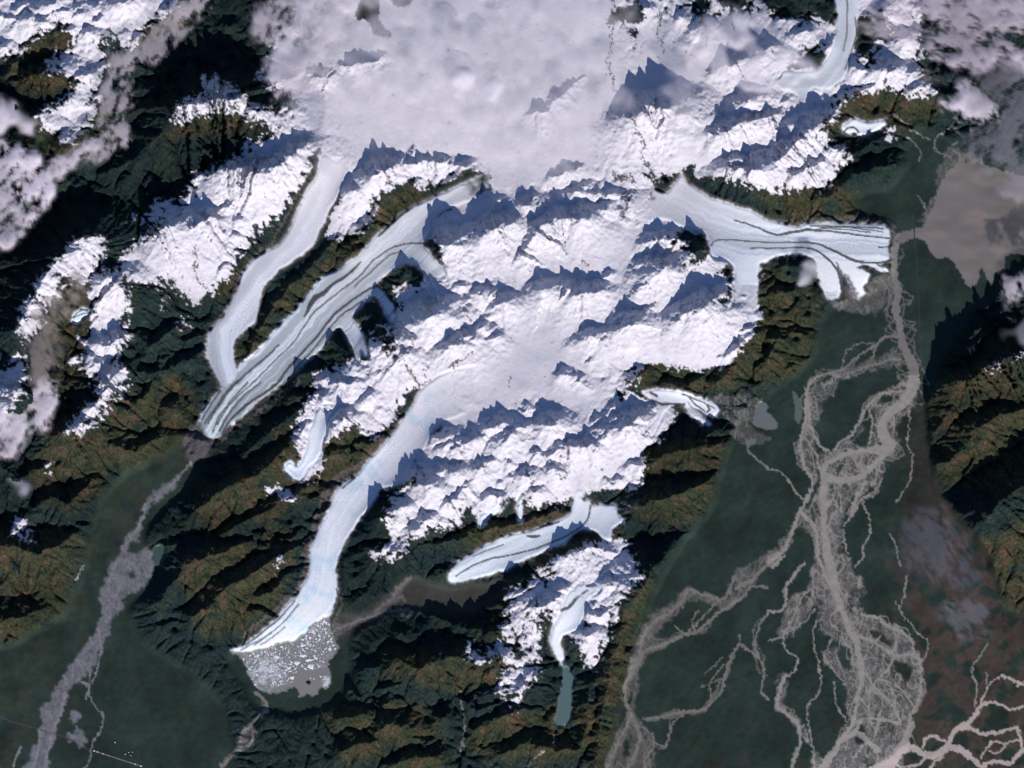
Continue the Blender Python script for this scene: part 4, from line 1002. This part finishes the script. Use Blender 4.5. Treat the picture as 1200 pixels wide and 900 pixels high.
# ------------------------------------------------------------------ bridge, airstrip and huts
M_deck = simple_mat('bridge_steel', (.06, .06, .055), .7)
M_tar = simple_mat('gravel_runway', (.14, .14, .15), .9, .25, 6)
M_roof = simple_mat('pale_roof', (.72, .72, .70), .6)
M_wall = simple_mat('hut_wall', (.45, .45, .42), .8)
def boxes(name, bx, mat, parent=None):
    v = []; f = []
    for (cx, cy, cz, sx, sy, sz) in bx:
        b = len(v)
        for dz in (-1, 1):
            for dx, dy in ((-1, -1), (1, -1), (1, 1), (-1, 1)):
                v.append((cx + dx * sx / 2, cy + dy * sy / 2, cz + dz * sz / 2))
        f += [(b, b + 3, b + 2, b + 1), (b + 4, b + 5, b + 6, b + 7)] + [(b + i, b + (i + 1) % 4, b + 4 + (i + 1) % 4, b + 4 + i) for i in range(4)]
    me = bpy.data.meshes.new(name); me.from_pydata(v, [], f); me.materials.append(mat)
    o = bpy.data.objects.new(name, me); col.objects.link(o); o.parent = parent
    return o
br = empty('bridge', wpos(1072, 273.5, hz(1072, 273))); tag(br, 'thin dark bridge crossing the grey river narrows right of the wide glacier', 'bridge')
boxes('deck', [(0, 0, .055, .05, 1.36, .012)], M_deck, br)
for k_ in range(4): boxes('pier', [(0, -.51 + k_ * .34, .02, .045, .03, .058)], M_deck, br)
boxes('truss', [(sx, -.51 + k_ * .34, .085 + .0, .006, .3, .045) for k_ in range(4) for sx in (-.024, .024)], M_deck, br)
# runway
rs, re_ = (109, 880), (166, 898.5)
ang = math.atan2(-(re_[1] - rs[1]), re_[0] - rs[0]); ln = math.hypot(re_[0] - rs[0], re_[1] - rs[1])
rz = max(hz(x, y) for x, y in ((109, 880), (120, 884), (137, 889), (150, 894), (166, 898))) + .12
rw = empty('runway', wpos((rs[0] + re_[0]) / 2, (rs[1] + re_[1]) / 2, rz)); rw.rotation_euler.z = ang; tag(rw, 'straight grey airstrip with white end markers, bottom left', 'airstrip')
boxes('strip', [(0, 0, 0, ln * U, .16, .01)], M_tar, rw)
boxes('marking', [(-ln * U * .5 + .1, 0, .008, .17, .15, .005), (-ln * U * .5 + .5, 0, .008, .13, .13, .005), (-ln * U * .5 + 1.2, 0, .008, .12, .1, .005), (-ln * U * .5 + 1.9, 0, .008, .09, .05, .005), (ln * U * .5 - .1, 0, .008, .18, .15, .005), (ln * U * .5 - .85, 0, .008, .17, .1, .005), (ln * U * .5 - 1.4, 0, .008, .1, .05, .005)], M_roof, rw)
HL = [(134.5,870.2,.9,1.6,'white building standing alone in the dark forest above the airstrip'),(146.5,884,1.2,1.0,'pale building nearest the middle of the airstrip'),(150.5,882,.8,.8,'small pale building just right of the building nearest the airstrip'),(153,885.5,.9,.7,'small pale building lowest in the cluster by the airstrip'),(155,881.5,.8,.8,'small pale building rightmost in the cluster by the airstrip')]
for x, y, sx, sy, lab in HL:
    h_ = empty('hut', wpos(x, y, hz(x, y))); h_.rotation_euler.z = ang; tag(h_, lab, 'building')
    boxes('wall', [(0, 0, .03, sx * U, sy * U, .06)], M_wall, h_)
    hx, hy = sx * U / 2 + .006, sy * U / 2 + .006
    me = bpy.data.meshes.new('roof'); me.from_pydata([(-hx, -hy, .061), (hx, -hy, .061), (hx, hy, .061), (-hx, hy, .061), (-hx, 0, .1), (hx, 0, .1)], [], [(0, 1, 5, 4), (2, 3, 4, 5), (0, 4, 3), (1, 2, 5), (0, 3, 2, 1)])
    me.materials.append(M_roof); r_ = bpy.data.objects.new('roof', me); col.objects.link(r_); r_.parent = h_

# ------------------------------------------------------------------ clouds
def cloud_mat():
    m = bpy.data.materials.new('cloud_vapour'); m.use_nodes = True; nt = m.node_tree; nt.nodes.clear()
    out = nt.nodes.new('ShaderNodeOutputMaterial'); mix = nt.nodes.new('ShaderNodeMixShader')
    tr = nt.nodes.new('ShaderNodeBsdfTransparent'); d = nt.nodes.new('ShaderNodeBsdfDiffuse'); 
    oc = nt.nodes.new('ShaderNodeObjectInfo')
    nt.links.new(oc.outputs['Color'], d.inputs['Color'])
    a = nt.nodes.new('ShaderNodeAttribute'); a.attribute_name = 'vapour'
    g = nt.nodes.new('ShaderNodeNewGeometry'); n = nt.nodes.new('ShaderNodeTexNoise'); n.inputs['Scale'].default_value = 1.6; n.inputs['Detail'].default_value = 8; n.inputs['Roughness'].default_value = .6
    nt.links.new(g.outputs['Position'], n.inputs['Vector'])
    mr = nt.nodes.new('ShaderNodeMapRange'); mr.inputs['From Min'].default_value = .3; mr.inputs['From Max'].default_value = .7; mr.inputs['To Min'].default_value = .88; mr.inputs['To Max'].default_value = 1.12
    nt.links.new(n.outputs['Fac'], mr.inputs['Value'])
    mu = nt.nodes.new('ShaderNodeMath'); mu.operation = 'MULTIPLY'; mu.use_clamp = True
    nt.links.new(a.outputs['Fac'], mu.inputs[0]); nt.links.new(mr.outputs['Result'], mu.inputs[1])
    nt.links.new(mu.outputs[0], mix.inputs['Fac']); nt.links.new(tr.outputs[0], mix.inputs[1]); nt.links.new(d.outputs[0], mix.inputs[2])
    nt.links.new(mix.outputs[0], out.inputs['Surface'])
    return m
M_cloud = cloud_mat()
cl_a = band(4, 60, 1.5, seed=101); cl_b = band(3, 24, 1.2, seed=102); cl_c = band(40, 200, 1.5, seed=103)
def streak(seed, ang, st=3.0):
    # directional wisps
    r = np.random.default_rng(seed).standard_normal((NY, NX)); ca, sa = math.cos(ang), math.sin(ang)
    u = fx * ca + fy * sa; v = -fx * sa + fy * ca
    f = np.sqrt((u * st) ** 2 + (v / 1) ** 2) + 1e-9
    w = np.where((f > 1 / 60) & (f < 1 / 3.5), f ** -1.3, 0)
    o = np.fft.irfft2(np.fft.rfft2(r) * w, s=(NY, NX)); return o / o.std()
def cloud(label, polys, z, thick=.9, soft=6, amt=.35, relief=3.0, colr=(.80, .73, .77), st=None, group=None):
    f = fills(polys, 4, 1).astype(float); b = blur(f, soft)
    tex = 1.25 * blur(cl_a, 3.2) if st is None else .5 * cl_a + .8 * streak(*st)
    dens = np.clip(sstep(.05, 1.15, b + amt * tex * sstep(.02, .5, b)), 0, 1) * thick * 1.1
    dens *= np.clip(.88 + .12 * cl_c, .4, 1)
    dens = np.clip(dens, 0, .97)
    wm = np.zeros_like(dens); ws = win([p for q in polys for p in q], 30); wm[ws] = 1; dens = dens * wm
    ok = dens > .015
    rows = np.where(ok.any(1))[0]; cols_ = np.where(ok.any(0))[0]
    r0, r1, c0, c1 = max(0, rows[0] - 1), min(NY, rows[-1] + 2), max(0, cols_[0] - 1), min(NX, cols_[-1] + 2)
    stp = 2
    rI = np.arange(r0, r1, stp); cI = np.arange(c0, c1, stp)
    sm = blur(dens, 1.4)
    H = z + relief * (1.3 * blur(dens, 4) + .30 * blur(cl_a, 3.5) * sm + .03 * blur(cl_b, 1.2) * sm)
    h = H[np.ix_(rI, cI)]; de = dens[np.ix_(rI, cI)]; xx = X[np.ix_(rI, cI)]; yy = Y[np.ix_(rI, cI)]
    ny, nx = h.shape
    i2, j2 = np.meshgrid(np.arange(ny - 1), np.arange(nx - 1), indexing='ij')
    a = (i2 * nx + j2).reshape(-1)
    q = np.stack([a, a + nx, a + nx + 1, a + 1], -1)
    q = q[de.reshape(-1)[q].max(1) > .01]
    used, inv = np.unique(q.reshape(-1), return_inverse=True)
    P3 = np.stack([(xx - 600) * U, (450 - yy) * U, h * U], -1).reshape(-1, 3)[used]
    me = bpy.data.meshes.new('cloud')
    me.vertices.add(len(used)); me.vertices.foreach_set('co', P3.astype(np.float32).reshape(-1))
    me.loops.add(q.size); me.loops.foreach_set('vertex_index', inv.astype(np.int32))
    me.polygons.add(len(q)); me.polygons.foreach_set('loop_start', np.arange(0, q.size, 4, dtype=np.int32))
    me.polygons.foreach_set('use_smooth', np.ones(len(q), bool)); me.update(calc_edges=True)
    at = me.attributes.new('vapour', 'FLOAT', 'POINT'); at.data.foreach_set('value', de.reshape(-1)[used].astype(np.float32))
    me.materials.append(M_cloud)
    o = bpy.data.objects.new('cloud', me); o.color = colr + (1,); col.objects.link(o); tag(o, label, 'cloud', group)
    return o
PINK = (.76, .68, .73); GREY = (.62, .59, .66)
cloud('long thin veil of cloud lying along the dark valley, upper left', [P(135,62,175,36,208,4,240,-20,252,0,222,32,202,50,182,66,155,95,150,130,146,160,130,178,100,190,70,205,45,210,52,196,92,176,118,156,122,120,132,82)], 40, .42, 6, .75, 2, (.86,.76,.80), (5, 2.1, 2.5))
cloud('small bright cloud streak at the left edge above the brown ridges', [P(-30,112,5,116,22,128,36,146,48,164,36,168,14,155,-30,150)], 34, .8, 4, .35, 3, PINK)
cloud('dense pinkish cloud bank on the left edge over the dark valley', [P(-45,165,12,170,38,182,58,200,60,222,46,246,28,272,8,286,-45,296)], 34, .85, 7, .55, 3, PINK, (6, 2.3, 2))
cloud('puffy cloud trail below the patchy snow peak, upper left', [P(50,196,75,186,95,176,112,166,118,174,108,186,86,196,60,206)], 36, .8, 4, .55, 3, PINK, (8, 2.7, 2))
cloud('pinkish cloud on the left edge below the left snow range', [P(-45,482,5,476,28,458,50,444,64,450,62,486,50,508,34,510,18,528,5,536,-45,540)], 36, .85, 6, .5, 3, PINK, (7, 2.3, 2))
cloud('tiny grey cloud puff over the dark hills, lower left', [P(14,560,34,566,36,580,28,586,18,578)], 26, .5, 4, .3, 2, GREY)
cloud('thin brownish mist on the forested slope of the far left range', [P(30,395,44,350,70,322,98,330,88,360,66,390,70,430,64,455,44,455,32,430)], 44, .42, 7, .45, 2, (.5,.42,.38), (9, 1.2, 2.2))
cloud('huge smooth cloud sheet covering the middle of the icefield, top centre', [P(370,-45,730,-45,722,20,716,60,724,110,735,150,722,185,690,205,640,205,600,200,575,195,545,160,500,150,450,160,425,170,405,150,385,120,400,80,390,30)], 58, .36, 30, .32, 2.6, (.86,.79,.83))
cloud('lumpy grey cloud at the left end of the cloud sheet', [P(300,20,330,-10,380,-20,405,20,398,60,372,110,340,118,310,112,318,70,306,50)], 52, .66, 10, .5, 5, (.62,.56,.60), (13, -1.0, 2.2))
cloud('bright swirl of cloud on top of the cloud sheet', [P(520,85,545,78,575,84,590,100,570,115,535,112)], 68, .7, 7, .5, 5, (.84,.78,.82))
cloud('thin cloud trail over the upper snow ridge left of the cloud sheet', [P(330,110,380,110,400,135,385,150,395,200,375,215,365,180,350,140)], 54, .4, 8, .4, 3, GREY)
cloud('cloud puffs between the two dark snow shadows, top right of centre', [P(820,30,850,15,872,20,900,50,890,65,860,60,850,75,838,100,822,95,812,60)], 56, .6, 7, .5, 5, (.74,.68,.72))
cloud('bright cloud lump above the grey shadow near the top snow range', [P(860,75,885,60,930,58,960,90,930,100,895,105,870,104,850,100)], 56, .62, 7, .4, 5, (.80,.75,.79))
cloud('soft cloud over the snow pass left of the top right glacier', [P(780,95,812,60,826,110,818,160,845,190,812,190,790,150)], 54, .42, 8, .4, 3, (.7,.65,.69))
cloud('wide thin pinkish cloud sheet filling the top right corner', [P(1012,-45,1260,-45,1260,60,1210,75,1170,55,1150,75,1110,70,1095,90,1070,60,1045,35,1015,28)], 56, .56, 19, .5, 3.5, (.70,.61,.67), (21, .25, 2.5))
cloud('ragged cloud drifting over dark hills on the right, under the corner sheet', [P(1105,120,1135,100,1160,110,1175,125,1168,142,1150,140,1135,150,1118,150)], 44, .72, 6, .5, 4, PINK, (22, .6, 2))
cloud('faint grey cloud veil along the right edge above the brown lake', [P(1160,70,1260,80,1260,250,1190,240,1165,200,1130,170,1150,130)], 40, .30, 14, .5, 3, (.45,.42,.47), (23, -.6, 2.5))
cloud('bright narrow cloud streak at the right edge', [P(1175,62,1260,68,1260,88,1200,82)], 52, .6, 6, .4, 3, PINK)
cloud('white cloud puff hiding the edge of the wide glacier', [P(938,308,946,301,956,304,960,316,956,330,946,338,938,330)], 26, .9, 2.5, .3, 4, (.80,.75,.78))
cloud('clustered cloud puffs over dark hills at the right edge', [P(1172,335,1190,320,1260,312,1260,350,1210,348,1190,356,1176,350)], 40, .55, 5, .6, 4, PINK, (31, 1.2, 2))
cloud('dim cloud patch below the clustered puffs at the right edge', [P(1176,385,1200,375,1260,375,1260,400,1195,404,1180,400)], 46, .45, 6, .5, 3, GREY)
cloud('bluish haze patch over the plain right of the braided river', [P(1060,612,1090,598,1112,612,1130,640,1146,680,1120,684,1085,672,1064,650)], 26, .09, 9, .5, 2, (.5,.5,.62), (41, .9, 2.5))
cloud('faint streaky haze over the brown plain, lower right', [P(1110,705,1140,712,1165,735,1160,752,1130,745,1105,725)], 26, .13, 8, .6, 2, (.6,.58,.66), (42, .6, 2.5))

# ------------------------------------------------------------------ light, sky, camera
az_x, az_y = .30, -1.0
L_ = math.hypot(az_x, az_y); az_x /= L_; az_y /= L_
el = math.radians(SUN_EL)
from mathutils import Vector
sd = Vector((az_x * math.cos(el), az_y * math.cos(el), math.sin(el)))
sun = bpy.data.lights.new('sun', 'SUN'); sun.energy = 4.75; sun.angle = math.radians(.5); sun.color = (1.0, .945, .915)
so = bpy.data.objects.new('sun', sun); so.rotation_euler = sd.to_track_quat('Z', 'Y').to_euler(); so.location = sd * 300; col.objects.link(so)
w = bpy.data.worlds.new('World'); scene.world = w; w.use_nodes = True
nt = w.node_tree; bg = nt.nodes['Background']; sk = nt.nodes.new('ShaderNodeTexSky'); sk.sky_type = 'NISHITA'; sk.sun_disc = False
sk.sun_elevation = el; sk.sun_rotation = math.atan2(az_x, az_y); sk.altitude = 500; sk.air_density = 1.7; sk.dust_density = .3; sk.ozone_density = 4.0
tint = nt.nodes.new('ShaderNodeVectorMath'); tint.operation = 'MULTIPLY'; tint.inputs[1].default_value = (.80, .92, 1.32)
nt.links.new(sk.outputs['Color'], tint.inputs[0]); nt.links.new(tint.outputs['Vector'], bg.inputs['Color']); bg.inputs['Strength'].default_value = .060
cam = bpy.data.cameras.new('camera'); cam.sensor_width = 36; cam.lens = 36 * 1500 / 120.0; cam.clip_start = 10; cam.clip_end = 20000
co_ = bpy.data.objects.new('camera', cam); co_.location = (0, 0, 1500 + 1.2); co_.rotation_euler = (0, 0, 0); col.objects.link(co_); scene.camera = co_
scene.view_settings.view_transform = 'Standard'; scene.view_settings.look = 'None'; scene.view_settings.exposure = 0
scene.cycles.transparent_max_bounces = 16; scene.cycles.max_bounces = 4; scene.cycles.diffuse_bounces = 2
